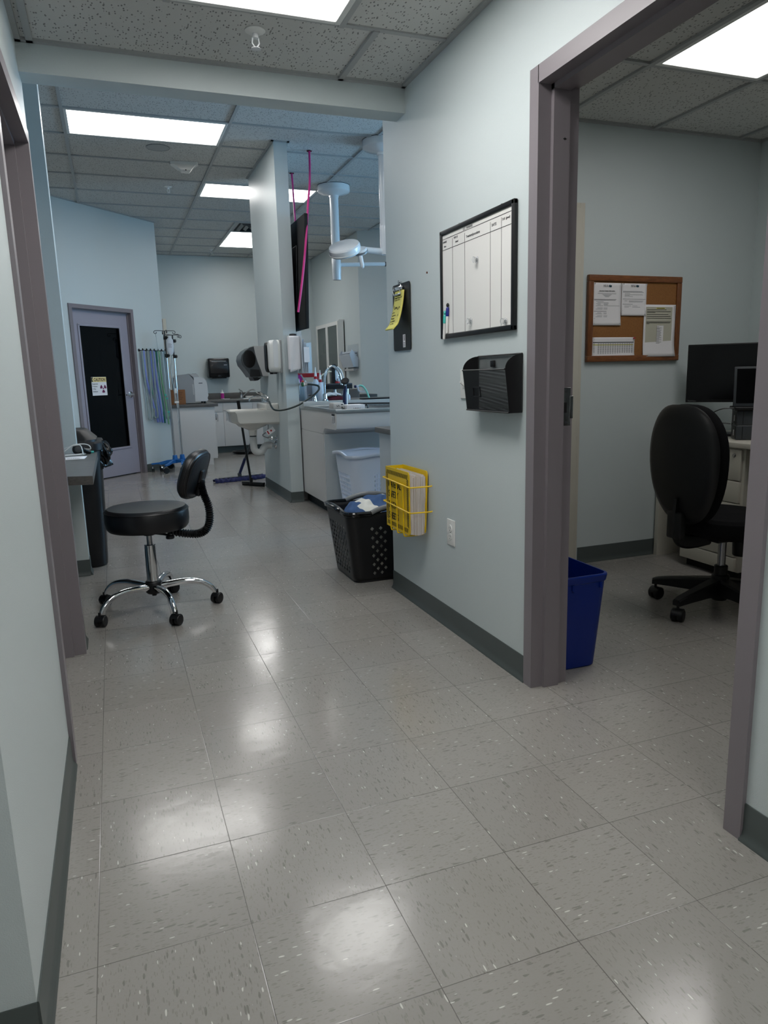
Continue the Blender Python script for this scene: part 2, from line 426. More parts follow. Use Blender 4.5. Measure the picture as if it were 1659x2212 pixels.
# ------------------------------------------------------------------ walls
w = MB()
w.box(-.51, XL, -.16, .885, 0, 3.2); w.box(-.51, XL, .885, 1.875, 2.045, 3.2); w.box(-.51, XL, 1.875, 2.04, 0, 3.2)
w.box(-2.1, -.51, -.16, -.05, 0, 3.2)      # end face towards the camera
w.box(-2.1, -.51, 1.93, 2.04, 0, 3.2)      # partition beside the desk nook
w.box(-2.2, -2.1, -3.2, 2.15, 0, 3.2); w.box(-2.2, -2.1, 3.10, 3.3, 0, 3.2); w.box(-2.2, -2.1, 2.15, 3.10, 0, .9); w.box(-2.2, -2.1, 2.15, 3.10, 2.35, 3.2)
struct('wall_left', w, M['wall'], ang=0)
w = MB()
w.box(XW, 1.30, -3.1, -.155, 0, 3.2); w.box(XW, 1.30, -.155, .81, 2.045, 3.2); w.box(XW, 1.30, .81, 2.215, 0, 3.2)
struct('wall_right', w, M['wall'], ang=0)
w = MB(); w.box(-2.2, 3.8, -3.2, -3.1, 0, 3.2); struct('wall_behind', w, M['wall'], ang=0)
w = MB(); w.box(1.25, 6.2, 2.206, 2.32, 0, 3.2); struct('wall_office_back', w, M['wall'], ang=0)
w = MB(); w.box(3.57, 3.69, -3.1, 2.206, 0, 3.2); struct('wall_office_side', w, M['wall'], ang=0)
w = MB(); w.box(XL, XW, 1.925, 2.04, 2.288, 3.2); struct('wall_header', w, M['wall'], ang=0)
w = MB(); w.box(-3.1, -.395, 3.244, 3.364, 0, 3.2); struct('wall_stub', w, M['wall'], ang=0)
w = MB(); w.box(1.296, 1.412, 5.204, 6.42, 0, 3.13); struct('wall_middle', w, M['wall'], ang=0)
# angled wall holding the x-ray room door (opening from s=.60 to s=1.44)
w = MB(); D0, D1, DH = .575, 1.485, 1.965
def angbox(mb, s0, s1, o0, o1, z0, z1, b=0):
    old = mb.M; mb.M = TR((AX, AY, 0), -UA, NA, (0,0,1)); mb.box(s0, s1, o0, o1, z0, z1, b); mb.M = old
angbox(w, 0, D0-.02, -.12, 0, 0, 3.2); angbox(w, D0-.02, D1+.02, -.12, 0, DH+.02, 3.2); angbox(w, D1+.02, 5.1, -.12, 0, 0, 3.2)
struct('wall_angled', w, M['wall'], ang=0)
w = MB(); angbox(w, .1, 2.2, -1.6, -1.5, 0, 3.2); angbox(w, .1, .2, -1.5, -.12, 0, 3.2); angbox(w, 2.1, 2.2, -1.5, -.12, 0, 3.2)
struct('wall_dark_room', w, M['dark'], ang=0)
w = MB(); w.box(.417, .517, 8.9, 11.4, 0, 3.2); struct('wall_side_far', w, M['wall'], ang=0)
w = MB(); w.box(.4, 3.3, 11.27, 11.4, 0, 3.2); struct('wall_back', w, M['wall'], ang=0)
w = MB(); w.box(3.2, 3.3, 8.757, 11.3, 0, 3.2)
w.prism([(3.2, 8.757), (6.2, 5.55), (6.3, 5.62), (3.3, 8.83)], 0, 3.2)
struct('wall_right_far', w, M['wall'], ang=0)
# window walls at both far sides of the treatment room
w = MB()
w.box(-3.2, -3.1, 3.3, 5.3, 0, 3.2)
struct('wall_left_far', w, M['wall'], ang=0)
w = MB()
w.box(6.1, 6.2, 2.3, 2.9, 0, 3.2); w.box(6.1, 6.2, 5.1, 5.7, 0, 3.2); w.box(6.1, 6.2, 2.9, 5.1, 0, .9); w.box(6.1, 6.2, 2.9, 5.1, 2.35, 3.2)
struct('wall_window_side', w, M['wall'], ang=0)
for i, (x, y0, y1) in enumerate(((-2.15, 2.15, 3.10), (6.15, 2.9, 5.1))):
    r = root('window_%d' % (i+1), loc=(x, (y0+y1)/2, .9))
    f = MB(); f.box(x-.04, x+.04, y0, y1, .9, .95); f.box(x-.04, x+.04, y0, y1, 2.30, 2.35)
    for y in (y0, (y0+y1)/2-.025, y1-.05): f.box(x-.04, x+.04, y, y+.05, .95, 2.30)
    f.put('window_frame', M['white'], r, ang=0)
    g = MB(); g.box(x-.003, x+.003, y0+.05, y1-.05, .95, 2.30); g.put('pane', M['glass'], r, ang=0)

# ------------------------------------------------------------------ ceilings with exposed tees
def tees(mb, z, xs, ys, x0, x1, y0, y1, w=.012):
    for x in xs: mb.box(x-w, x+w, y0, y1, z-.011, z+.002)
    for y in ys: mb.box(x0, x1, y-w, y+w, z-.010, z+.002)
c = struct('ceiling', MB().box(-2.2, XW, -3.2, 1.925, HC, HC+.04), M['ceil'], ang=0)
t = MB(); t.box(-.352, -.328, -3.1, 1.925, HC-.011, HC+.002); t.box(.860, .884, 1.45, 1.925, HC-.011, HC+.002)
for x in (.12, .735): t.box(x-.012, x+.012, -3.1, 1.462, HC-.010, HC+.002)
for y in (1.45, .84-.61, -.38-.61*1, -2.2): t.box(XL, XW, y-.012, y+.012, HC-.006, HC+.002)
t.box(XL, XW, 1.903, 1.925, HC-.011, HC+.002); t.box(XW-.02, XW, -3.1, 1.925, HC-.011, HC+.002); t.box(XL, XL+.02, -3.1, 1.925, HC-.011, HC+.002)
t.put('ceiling_grid', M['tee'], c, ang=0)
c = struct('ceiling_treatment', MB().box(-3.3, 6.3, 2.0, 11.5, HF, HF+.04), M['ceil'], ang=0)
t = MB(); YS = [4.855+.61*k for k in range(-4, 11)]
tees(t, HF, [-1.55, -.33, .885, 2.105, 3.325, 4.545], YS, -3.1, 6.1, 2.04, 11.27)
t.box(1.493, 1.517, 8.515, 11.27, HF-.011, HF+.002)
t.box(1.276, 1.436, 6.42, 6.44, HF-.008, HF+.002); t.box(1.276, 1.296, 5.184, 6.44, HF-.008, HF+.002); t.box(1.412, 1.432, 5.184, 6.44, HF-.008, HF+.002); t.box(1.276, 1.432, 5.184, 5.204, HF-.008, HF+.002)
angbox(t, 0, 5, 0, .02, HF-.008, HF+.002)
t.box(.5, 3.2, 11.25, 11.27, HF-.008, HF+.002); t.box(3.18, 3.2, 8.75, 11.27, HF-.008, HF+.002)
t.put('ceiling_grid', M['tee'], c, ang=0)
c = struct('ceiling_office', MB().box(1.30, 3.57, -3.1, 2.206, HO, HO+.04), M['ceil'], ang=0)
t = MB(); tees(t, HO, [1.555, 2.165, 2.775, 3.385], [1.50, .28, -.94, -2.16], 1.3, 3.57, -3.1, 2.206)
t.box(1.30, 3.57, 2.186, 2.206, HO-.012, HO+.002); t.box(1.3, 1.32, -3.1, 2.2, HO-.012, HO+.002); t.box(3.55, 3.57, -3.1, 2.2, HO-.012, HO+.002)
t.put('ceiling_grid', M['tee'], c, ang=0)

# ------------------------------------------------------------------ baseboards: coved rubber strips
def baseboard(name, runs):
    mb = MB()
    for (p0, p1) in runs:   # the room lies to the left of p0 -> p1
        a, b = Vector((*p0, 0)), Vector((*p1, 0)); d = (b-a).normalized(); n = Vector((-d.y, d.x, 0))
        prof = [(0,0), (.015,0), (.0145,.004), (.011,.010), (.007,.018), (.0045,.03), (.004,.094), (.0028,.098), (0,.098)]
        R = [[tuple(q + n*o + Vector((0,0,z))) for o, z in prof] for q in (a, b)]
        mb.loft(R)
    return struct(name, mb, M['base'], ang=40)
baseboard('baseboard_right', [((XW, .835), (XW, 2.215)), ((XW, 2.215), (1.30, 2.215)), ((XW, -3.1), (XW, -.18))])
baseboard('baseboard_left', [((XL, .86), (XL, -.16)), ((XL, -.16), (-2.1, -.16)), ((XL, 2.04), (XL, 1.90)), ((-2.1, 2.04), (XL, 2.04))])
baseboard('baseboard_stub', [((-.395, 3.244), (-2.1, 3.244)), ((-.395, 3.364), (-.395, 3.244))])
baseboard('baseboard_middle', [((1.296, 5.204), (1.296, 6.42)), ((1.412, 5.204), (1.296, 5.204)), ((1.296, 6.42), (1.412, 6.42))])
p = [ang_pt(s) for s in (0, .53, 1.53, 5)]
baseboard('baseboard_angled', [((p[0].x, p[0].y), (p[1].x, p[1].y)), ((p[2].x, p[2].y), (p[3].x, p[3].y))])
baseboard('baseboard_office', [((3.57, 2.206), (2.345, 2.206)), ((1.30, 2.206), (1.30, .84)), ((3.57, -3.1), (3.57, 2.2))])

# ------------------------------------------------------------------ steel door frames
def door_frame(name, xf, sgn, y0, y1, depth, H=2.02, T=.052):
    """xf: corridor face of the wall, sgn: +1 if the wall lies towards +x"""
    r = root(name, loc=(xf, (y0+y1)/2, 0))
    X = lambda d: xf + sgn*d
    prof = [(-.012, -T), (-.012, 0), (.035, 0), (.035, .016), (.095, .016), (.095, 0), (depth, 0), (depth, -T), (depth-.010, -T), (depth-.010, -.022), (.001, -.022), (.001, -T)]
    for yy, s in ((y0, 1), (y1, -1)):
        mb = MB(); mb.prism([(X(d), yy+s*o) for d, o in prof], 0, H+T); mb.put('jamb', M['frame'], r, ang=25)
    mb = MB(); mb.prism([(X(d), H-o) for d, o in prof], y0-.004, y1+.004, 'y')
    # prism along y takes (x, z)
    mb.put('head', M['frame'], r, ang=25)
    return r
f1 = door_frame('trim_1', XW, 1, -.13, .785, .139)
f2 = door_frame('trim_2', XL, -1, .91, 1.85, .139)
s = MB(); s.box(1.2685, 1.3035, .7835, .7850, .950, 1.080, .002); s.box(1.300, 1.3135, .7825, .7850, .975, 1.052, .001); s.put('strike_plate', M['dchrome'], f1)
s = MB(); s.box(1.272, 1.288, .7828, .7838, .995, 1.030); s.put('latch_hole', M['blackm'], f1, ang=0)
s = MB()
for z in (.962, 1.068): s.lathe_ax([(.0045, 0), (.0045, .001), (.001, .001)], (1.286, .7835, z), (0,-1,0), 12)
s.put('screw', M['dgrey'], f1)
s = MB(); s.box(1.247, 1.2505, .7675, .769, 1.858, 1.864); s.box(1.243, 1.254, .7675, .769, 1.860, 1.862); s.put('screw', M['blackm'], f1)
s = MB(); s.box(-.478, -.468, 1.8325, 1.834, 1.905, 1.908); s.put('screw', M['blackm'], f2)

# cream door leaf standing closed in the office back wall, only its hinge edge seen past the jamb
d3 = root('door_3', loc=(1.9, 2.18, 0))
s = MB(); s.box(1.44, 2.296, 2.170, 2.203, .008, 2.0, .003); s.put('leaf', M['cream'], d3)
s = MB(); s.box(2.296, 2.327, 2.186, 2.206, 0, 2.03, .002); s.box(1.41, 1.44, 2.186, 2.206, 0, 2.03, .002); s.box(1.44, 2.296, 2.186, 2.206, 2.0, 2.03, .002); s.put('casing', M['cream'], d3)
s = MB(); s.cyl((1.50, 2.170, .98), (1.50, 2.12, .98), .012); s.cyl((1.50, 2.12, .98), (1.60, 2.12, .98), .009); s.put('handle', M['dchrome'], d3)

# ------------------------------------------------------------------ x-ray room door in the angled wall
d1 = root('door_1', loc=tuple(ang_pt(1.0)))
A = TR((AX, AY, 0), -UA, NA, (0,0,1))
f = MB().at(A); T = .045
f.prism([(D0-T, .014), (D0, .014), (D0, -.035), (D0+.014, -.035), (D0+.014, -.12), (D0-T, -.12)], 0, DH+T)
f.prism([(D1+T, .014), (D1, .014), (D1, -.035), (D1-.014, -.035), (D1-.014, -.12), (D1+T, -.12)], 0, DH+T)
f.box(D0-.002, D1+.002, -.035, .014, DH, DH+T); f.box(D0-.002, D1+.002, -.12, -.035, DH-.014, DH+T)
f.put('door_frame', M['frame'], d1, ang=25)
LO, LI = -.050, -.094          # leaf outer / inner face
g0, g1, gz0, gz1 = D0+.135, D1-.115, .335, 1.80
f = MB().at(A)
for a in ((D0+.004, g0, .012, DH-.004), (g1, D1-.004, .012, DH-.004), (g0, g1, .012, gz0), (g0, g1, gz1, DH-.004)): f.box(a[0], a[1], LI, LO, a[2], a[3])
f.put('door_leaf', M['doorp'], d1, ang=0)
f = MB().at(A); k = .022
for a in ((g0-.004, g0+k, gz0, gz1), (g1-k, g1+.004, gz0, gz1), (g0, g1, gz0-.004, gz0+k), (g0, g1, gz1-k, gz1+.004)): f.box(a[0], a[1], LO, LO+.010, a[2], a[3], .003)
f.put('glazing_bead', M['doorp'], d1)
f = MB().at(A); f.box(g0, g1, -.076, -.070, gz0, gz1); f.put('pane', M['dglass'], d1, ang=0)
f = MB().at(A); hs = D0+.062
f.lathe_ax([(.038, 0), (.038, .006), (.03, .012), (.014, .014), (.012, .05), (.002, .052)], (hs, LO, .985), (0,1,0))
f.tube(cat([(hs, LO+.046, .985), (hs+.04, LO+.05, .985), (hs+.115, LO+.044, .982)]), .0085, 8)
f.lathe_ax([(.009, 0), (.009, .020), (.002, .022)], (hs-.03, LO, .99), (0,1,0), 12)
f.put('handle', M['chrome'], d1)
# stub of the pale blue threshold shadow line under the leaf is left to the light

# ------------------------------------------------------------------ lamps: recessed 2 x 4 troffers
def troffer(label, x0, x1, y0, y1, z, power, name='ceiling_light', group=None):
    t = thing(name, label, 'ceiling light', ((x0+x1)/2, (y0+y1)/2, z), 0, group)
    f = MB(); b = .022
    for a in ((x0, x0+b, y0, y1), (x1-b, x1, y0, y1), (x0+b, x1-b, y0, y0+b), (x0+b, x1-b, y1-b, y1)): f.box(a[0], a[1], a[2], a[3], z-.012, z+.001, .002)
    f.put('frame', M['white'], t)
    g = MB(); g.box(x0+b, x1-b, y0+b, y1-b, z-.008, z-.002); g.put('diffuser', lampset('diffuser', power), t, ang=0)
    return t
LG = 'recessed fluorescent panels'
P_COR, P_FAR, P_OFF = 15, 14, 8
troffer('recessed ceiling light cut off by the top edge, over the corridor floor', .13, .725, .24, 1.44, HC, P_COR, group=LG)
troffer('recessed ceiling light just outside the picture over the near corridor', .13, .725, -2.2, -1.0, HC, P_COR, group=LG)
troffer('largest recessed ceiling light in the treatment room, left of the ceiling speaker', -.318, .873, 4.867, 5.453, HF, P_FAR, group=LG)
troffer('recessed ceiling light passing behind the top of the narrow wall end', .897, 2.093, 6.697, 7.283, HF, P_FAR, group=LG)
troffer('recessed ceiling light hidden above the header, mirrored in the near floor', .897, 2.093, 3.037, 3.623, HF, P_FAR, group=LG)
troffer('farthest recessed ceiling light, next to the dark air vent', 1.517, 2.093, 9.137, 10.333, HF, P_FAR, group=LG)
troffer('recessed ceiling light in the side office beyond the doorway', 2.177, 2.763, .292, 1.488, HO, P_OFF, group=LG)

def area(name, loc, rot, sx, sy, e, col):
    l = bpy.data.lights.new(name, 'AREA'); l.shape = 'RECTANGLE'; l.size = sx; l.size_y = sy; l.energy = e; l.color = col
    o = bpy.data.objects.new(name, l); COL.objects.link(o); o.location = loc; o.rotation_euler = rot; return o
area('daylight_left', (-2.3, 2.62, 1.62), (0, radians(-90), 0), 1.35, .9, 12, (.38, .68, 1))
area('daylight_right', (6.35, 4.0, 1.62), (0, radians(90), 0), 1.4, 2.2, 340, (.36, .68, 1))
wd = bpy.data.worlds.new('sky'); SC.world = wd; wd.use_nodes = True
bg = wd.node_tree.nodes['Background']; bg.inputs[0].default_value = (.45,.62,.9,1); bg.inputs[1].default_value = .6
SC.view_settings.view_transform = 'Standard'; SC.view_settings.look = 'None'; SC.view_settings.gamma = 1
SC.view_settings.exposure = -.35
SC.view_settings.use_curve_mapping = False
try:
    SC.cycles.use_denoising = True; SC.cycles.max_bounces = 9; SC.cycles.diffuse_bounces = 5; SC.cycles.glossy_bounces = 4; SC.cycles.transparent_max_bounces = 18; SC.cycles.use_adaptive_sampling = True; SC.cycles.adaptive_threshold = .02
    SC.cycles.sample_clamp_indirect = 6; SC.cycles.caustics_reflective = False; SC.cycles.caustics_refractive = False
except Exception: pass
# ================================================================== CORRIDOR, NEAR THINGS
def caster(parent, x, y, r=.026, w=.017, rz=0, name='caster', zt=.07, mats=None):
    mt, ms = mats or (M['black'], M['black'])
    mb = MB().at(RZ((x, y, 0), rz))
    for s in (-1, 1): mb.lathe_ax([(r*.45, 0), (r*.93, .001), (r, .004), (r, w-.004), (r*.93, w-.001), (r*.4, w)], (0, s*.004, r), (0, s, 0), 20)
    o = mb.put(name, mt, parent)
    h = MB().at(RZ((x, y, 0), rz))
    h.surf(lambda u, v: (r*1.12*cos(pi*.05+pi*.8*u), (v-.5)*(2*w-.002), r+r*1.12*sin(pi*.05+pi*.8*u)), 12, 2)
    h.cyl((.006, 0, r*1.6), (.006, 0, zt), .0065, n=10); h.cyl((0, -w, r), (0, w, r), .004, n=8)
    h.put('caster_fork', ms, o)
    return o

# ---- rolling stool
st = thing('rolling_stool', 'black round-seat rolling stool with backrest on a chrome five-star base', 'stool', (-.067, 2.367, 0))
LS = lambda x, y, z=0: (x-.067, y+2.367, z)
m = MB(); cx, cy = -.067, 2.367
m.lathe([(.02, .420), (.150, .418), (.186, .424), (.196, .438), (.2, .465), (.1995, .512), (.1975, .5165), (.199, .519), (.1965, .5225), (.185, .532), (.12, .538), (.001, .540)], (cx, cy, 0), 48)
m.put('seat', M['vinyl'], st)
m = MB(); m.torus((cx, cy, .5175), .1995, .0022, n=60, m=6); m.put('seat_piping', M['vinyl'], st)
m = MB(); m.lathe([(.027, .388), (.030, .425)], (cx, cy, 0)); m.box(cx-.07, cx+.13, cy-.045, cy+.045, .408, .420, .003); m.cyl((cx+.02, cy-.02, .400), (cx+.09, cy-.085, .396), .006); m.lathe([(.004, .376), (.019, .378), (.021, .384), (.019, .392), (.004, .394)], (cx+.095, cy-.09, 0), 20)
m.put('seat_bracket', M['black'], st)
m = MB(); m.cyl((cx, cy, .33), (cx, cy, .395), .0135); m.put('piston', M['dchrome'], st)
m = MB(); m.lathe([(.0225, .328), (.026, .33), (.027, .338), (.030, .14), (.030, .135)], (cx, cy, 0)); m.put('column', M['chrome'], st)
m = MB(); m.lathe([(.014, .085), (.034, .09), (.041, .10), (.041, .145), (.036, .153), (.030, .156)], (cx, cy, 0)); m.lathe([(.012, .076), (.012, .088)], (cx, cy, 0), 12); m.put('hub', M['black'], st)
for k in range(5):
    a = radians(-147+72*k); d = Vector((cos(a), sin(a), 0)); c0 = Vector((cx, cy, 0))
    P = cat([c0+d*.036+Vector((0,0,.124)), c0+d*.10+Vector((0,0,.131)), c0+d*.17+Vector((0,0,.134)), c0+d*.235+Vector((0,0,.121)), c0+d*.278+Vector((0,0,.092)), c0+d*.298+Vector((0,0,.062))], 5)
    n_ = len(P); rs = [.0175-.0055*abs(i/(n_-1))**1.3 for i in range(n_)]
    l = MB().tube(P, rs, 14).put('leg', M['chrome'], st)
    caster(l, (c0+d*.305).x, (c0+d*.305).y, .0265, .020, a+[.6, 2.2, .9, -.5, 1.4][k], zt=.072)
# backrest
ba = radians(-24); BO = Vector((cos(ba), sin(ba), 0)); BT = Vector((-BO.y, BO.x, 0))
bc = Vector((cx, cy, .688)) + BO*.262
tilt = radians(19); zx = (Vector((0,0,1))*cos(tilt) + BO*sin(tilt)); bo2 = BO*cos(tilt)-Vector((0,0,1))*sin(tilt)
BM_ = TR(bc, bo2, BT, zx)
def pad(mb, prof, hw, hh, p=2.6, curve=.55):
    R = []
    for x, s in prof:
        ring = []
        for k in range(40):
            t = 2*pi*k/40; c_, s_ = cos(t), sin(t)
            yy = hw*s*math.copysign(abs(c_)**(2/p), c_); zz = hh*s*math.copysign(abs(s_)**(2/p), s_)
            ring.append((x - curve*yy*yy, yy, zz))
        R.append(ring)
    mb.loft(R)
m = MB().at(BM_); pad(m, [(-.036, .3), (-.034, .7), (-.026, .92), (-.012, 1.0), (.002, 1.0), (.008, .985)], .155, .124); m.put('backrest', M['vinyl'], st)
m = MB().at(BM_); pad(m, [(.007, .97), (.014, .955), (.020, .90), (.023, .80), (.024, .3)], .155, .124); o = m.put('back_cover', M['vinyl'], st)
m = MB().at(BM_)
pts = []
for k in range(41):
    t = 2*pi*k/40; c_, s_ = cos(t), sin(t); yy = .155*.90*math.copysign(abs(c_)**(2/2.6), c_); zz = .124*.90*math.copysign(abs(s_)**(2/2.6), s_)
    pts.append((.0205-.55*yy*yy, yy, zz))
m.tube(pts, .003, 6, False)
m.put('piping', M['vinyl'], st)
m = MB().at(BM_); m.box(.020, .036, -.022, .022, -.035, .03, .006); m.box(.024, .046, -.016, .016, -.10, -.01, .005)
m.put('back_mount', M['black'], st)
for y in (-.1, .1): MB().at(BM_).lathe_ax([(.006, 0), (.006, .002), (.001, .003)], (.0185-.55*.01, y, -.015), (1,0,0), 12).put('screw', M['dchrome'], st)
c0 = Vector((cx, cy, 0)); V = lambda r, z: c0+BO*r+Vector((0,0,z))
P = cat([V(.10,.408), V(.18,.394), V(.25,.392), V(.292,.415), V(.313,.465), V(.312,.53), V(.296,.58), V(.287,.62), V(.284,.655)], 12)
rs = [.0185+.0035*(1 if (i % 2) else -1) for i in range(len(P))]
MB().tube(P, rs, 14).put('back_gaiter', M['black'], st, ang=20)

# ---- black laundry basket with lattice sides
def perimeter(cx, cy, w, d, r, step):
    pts = []; r = min(r, w/2, d/2)
    def arc(ox, oy, a0):
        n = max(3, int(r*pi/2/step)+1)
        return [(ox+r*cos(a0+pi/2*k/n), oy+r*sin(a0+pi/2*k/n)) for k in range(n+1)]
    segs = [arc(cx+w/2-r, cy-d/2+r, -pi/2), arc(cx+w/2-r, cy+d/2-r, 0), arc(cx-w/2+r, cy+d/2-r, pi/2), arc(cx-w/2+r, cy-d/2+r, pi)]
    out = []; lab = []
    names = ['right', 'back', 'left', 'front']
    for q in range(4):
        for p in segs[q]: out.append(p); lab.append('corner')
        a, b = segs[q][-1], segs[(q+1) % 4][0]; L_ = math.dist(a, b); n = max(1, round(L_/step))
        for k in range(1, n): out.append((a[0]+(b[0]-a[0])*k/n, a[1]+(b[1]-a[1])*k/n)); lab.append((names[q], k, n))
    return out, lab
def basket_wall(mb, cx, cy, w0, d0, w1, d1, z0, z1, r, step, rows, hole, shape='diamond', fr=.44):
    P1, lab = perimeter(cx, cy, w1, d1, r, step); n = len(P1)
    def P(i, t):
        x, y = P1[i % n]; f = w0/w1+(1-w0/w1)*t; g = d0/d1+(1-d0/d1)*t
        return Vector((cx+(x-cx)*f, cy+(y-cy)*g, z0+(z1-z0)*t))
    for i in range(n):
        la, lb = lab[i], lab[(i+1) % n]
        side = la if la != 'corner' else lb
        for j in range(rows):
            c = [P(i, j/rows), P(i+1, j/rows), P(i+1, (j+1)/rows), P(i, (j+1)/rows)]
            hh = side != 'corner' and hole(side[0], side[1]-(0 if la != 'corner' else 1), side[2], j)
            if not hh: mb.add([tuple(q) for q in c], [(0,1,2,3)]); continue
            ce = sum(c, Vector())/4
            if shape == 'diamond':
                md = [ce+((c[k]+c[(k+1) % 4])/2-ce)*(fr*2) for k in range(4)]
                mb.add([tuple(q) for q in c+md], [(0,1,4),(1,2,5),(2,3,6),(3,0,7),(0,4,7),(1,5,4),(2,6,5),(3,7,6)])
            else:
                md = [ce+(q-ce)*fr*1.5 for q in c]
                mb.add([tuple(q) for q in c+md], [(0,1,5,4),(1,2,6,5),(2,3,7,6),(3,0,4,7)])
bk = thing('laundry_basket', 'black lattice laundry basket with grey grips, full of blue and white striped towels', 'basket', (1.24, 2.56, 0))
BX, BY = 1.235, 2.562; BW0, BD0, BW1, BD1 = .47, .395, .56, .46
m = MB()
def bh(side, k, n, j):
    if j < 1 or j > 11: return False
    u = k/n
    if side in ('front', 'back'):
        if (k+j) % 2: return False
        return k > 2 and k < n-2 and (abs((k % 7)-4) <= 2)
    return (k+j) % 2 == 0 and k > 0 and k < n-1 and True
basket_wall(m, BX, BY, BW0, BD0, BW1, BD1, .012, .40, .045, .0265, 15, bh)
m.put('body', M['black'], bk, ang=40, solid=.002)
m = MB(); m.rbox(BX, BY, BW0, BD0, .0, .014, .045, .004); m.put('bottom', M['black'], bk)
P1, lab = perimeter(BX, BY, BW1+.012, BD1+.012, .06, .02)
def rimz(x, y):
    z = .402
    if abs(x-BX) < .14 and abs(abs(y-BY)-(BD1/2)) < .03: z += .030*cos((x-BX)/.14*pi/2)**.7
    if abs(abs(x-BX)-(BW1/2)) < .04: z += .018*cos(min(1, abs(y-BY)/.2)*pi/2)
    return z
ring = [(x, y, rimz(x, y)) for x, y in P1]
m = MB(); m.tube(ring+[ring[0], ring[1]], .0105, 8, False)
m.tube([(x, y, z-.012) for x, y, z in ring]+[(ring[0][0], ring[0][1], ring[0][2]-.012)], .007, 6, False)
for s in (-1, 1):   # end handles: flared lips
    xe = BX+s*(BW1/2+.006)
    m.tube(cat([(xe, BY-.12, .405), (xe+s*.02, BY-.09, .418), (xe+s*.032, BY, .424), (xe+s*.02, BY+.09, .418), (xe, BY+.12, .405)]), .011, 8)
m.put('rim', M['blackg'], bk)
for s in (-1, 1):
    yy = BY+s*(BD1/2+.006)
    MB().tube([(BX+.145*(k/6-1), yy, rimz(BX+.145*(k/6-1), yy)+.001) for k in range(13)], .0135, 10).put('hand_grip', M['grey'], bk)
# towels: folded striped cloths heaped in the basket
def towel(name, label, c, w, d, h, rot, stripes, seed, mats, fold=.02, group='striped towels in the black basket'):
    t = thing(name, label, 'towel', (c[0], c[1], c[2]), 0, group)
    rnd = random.Random(seed); ph = [rnd.uniform(0, 6) for _ in range(6)]
    mb = MB().at(RZ(c, rot)); NU, NV = 44, 26
    def fn(u, v):
        x, y = (u-.5)*2, (v-.5)*2
        e = (1-abs(x)**3.5)*(1-abs(y)**3)
        z = h*max(e, 0)**.6 + fold*e*(sin(5*x+ph[0]+2.0*y)+.7*sin(9*y+ph[1]+2*x)+.5*sin(13*x-6*y+ph[2]))*.5
        return (x*w/2*(1+.05*sin(4*y+ph[3])), y*d/2*(1+.06*sin(5*x+ph[4])), z)
    mb.surf(fn, NU, NV)
    for j in range(NV):
        for i in range(NU):
            q = (i+.5)/NU + .007*sin(j*.35+ph[5]); mb.mi[j*NU+i] = stripes[int(max(0, min(.999, q))*len(stripes))]
    mb.put('cloth', mats, t, ang=60, solid=.006); return t
TW = [M['towelb'], M['towelw']]
towel('towel', 'striped towel heaped highest, broad white and blue bands, in the black basket', (1.25, 2.57, .33), .42, .33, .11, .15, [0,1,1,0,0,0,1,1,0,0,1], 3, TW)
towel('towel', 'plain blue folded towel in the left corner of the black basket', (1.11, 2.62, .32), .18, .24, .088, -.3, [0,0,0,0,0,0,1], 11, TW, .014)
towel('towel', 'striped towel end under the front grip of the black basket', (1.32, 2.44, .30), .32, .16, .075, -.5, [1,0,0,1,1,0,1], 23, TW, .014)
t = thing('towel', 'pale crumpled towel showing through the lattice low in the black basket', (1.235, 2.562, .02)) if 0 else thing('towel', 'pale crumpled towel showing through the lattice low in the black basket', 'towel', (1.235, 2.562, .02), 0, 'striped towels in the black basket')
m = MB(); R = []
for j in range(15):
    f = j/14; w_, d_ = BW0+(BW1-BW0)*f*.8-.026, BD0+(BD1-BD0)*f*.8-.026
    P_, _ = perimeter(BX, BY, w_, d_, .04, .012); e = 1 if 0 < j < 14 else .9
    R.append([(BX+(x-BX)*e*(1+.012*sin(9*k*.21+j*.9)+.01*sin(k*.63-j*.5)-.012), BY+(y-BY)*e*(1+.012*sin(11*k*.19-j*.7)-.01), .020+.30*f+.004*sin(k*.4)) for k, (x, y) in enumerate(P_)][:80] if 0 else (w_, d_, f, e))
n_ = 96; rings = []
for w_, d_, f, e in R:
    ring = []
    for k in range(n_):
        a = 2*pi*k/n_; c_, s_ = cos(a), sin(a); q = .36
        wr = 1-.022+.016*sin(7*a+f*5)+.010*sin(17*a-f*11)+.006*sin(31*a+f*17)
        ring.append((BX+w_/2*e*wr*math.copysign(abs(c_)**q, c_), BY+d_/2*e*wr*math.copysign(abs(s_)**q, s_), .020+.30*f+.006*sin(5*a+f*9)))
    rings.append(ring)
m.loft(rings); m.put('cloth', M['towelw'], t, ang=60)

# ---- yellow safety data binder in a wire rack on the corridor wall
rk = thing('wire_rack', 'yellow wire wall rack holding the yellow safety data binder', 'wall rack', (XW, 1.85, .39))
m = MB(); r_ = .0035
for z in (.632, .513):
    m.tube([(1.166, 1.672, z), (1.158, 1.660, z), (1.150, 1.665, z-.001), (1.066, 1.684, z-.004), (1.061, 1.69, z-.004), (1.063, 2.045, z+.004), (1.068, 2.052, z+.004), (1.158, 2.056, z), (1.168, 2.056, z)], r_, 8)
for y in (1.775, 1.86, 1.945):
    m.tube(cat([(1.063, y, .632), (1.063, y, .43), (1.064, y, .392), (1.078, y, .383), (1.15, y, .383), (1.166, y, .392), (1.168, y, .45)], 4), r_, 8)
m.put('wire_frame', M['yellow'], rk)
bd = thing('ring_binder', 'yellow ring binder with black hazard stripes and safety data lettering', 'binder', (1.12, 1.85, .392))
XC, BY0, BY1, BZ0, BZ1 = 1.0715, 1.718, 2.028, .394, .694
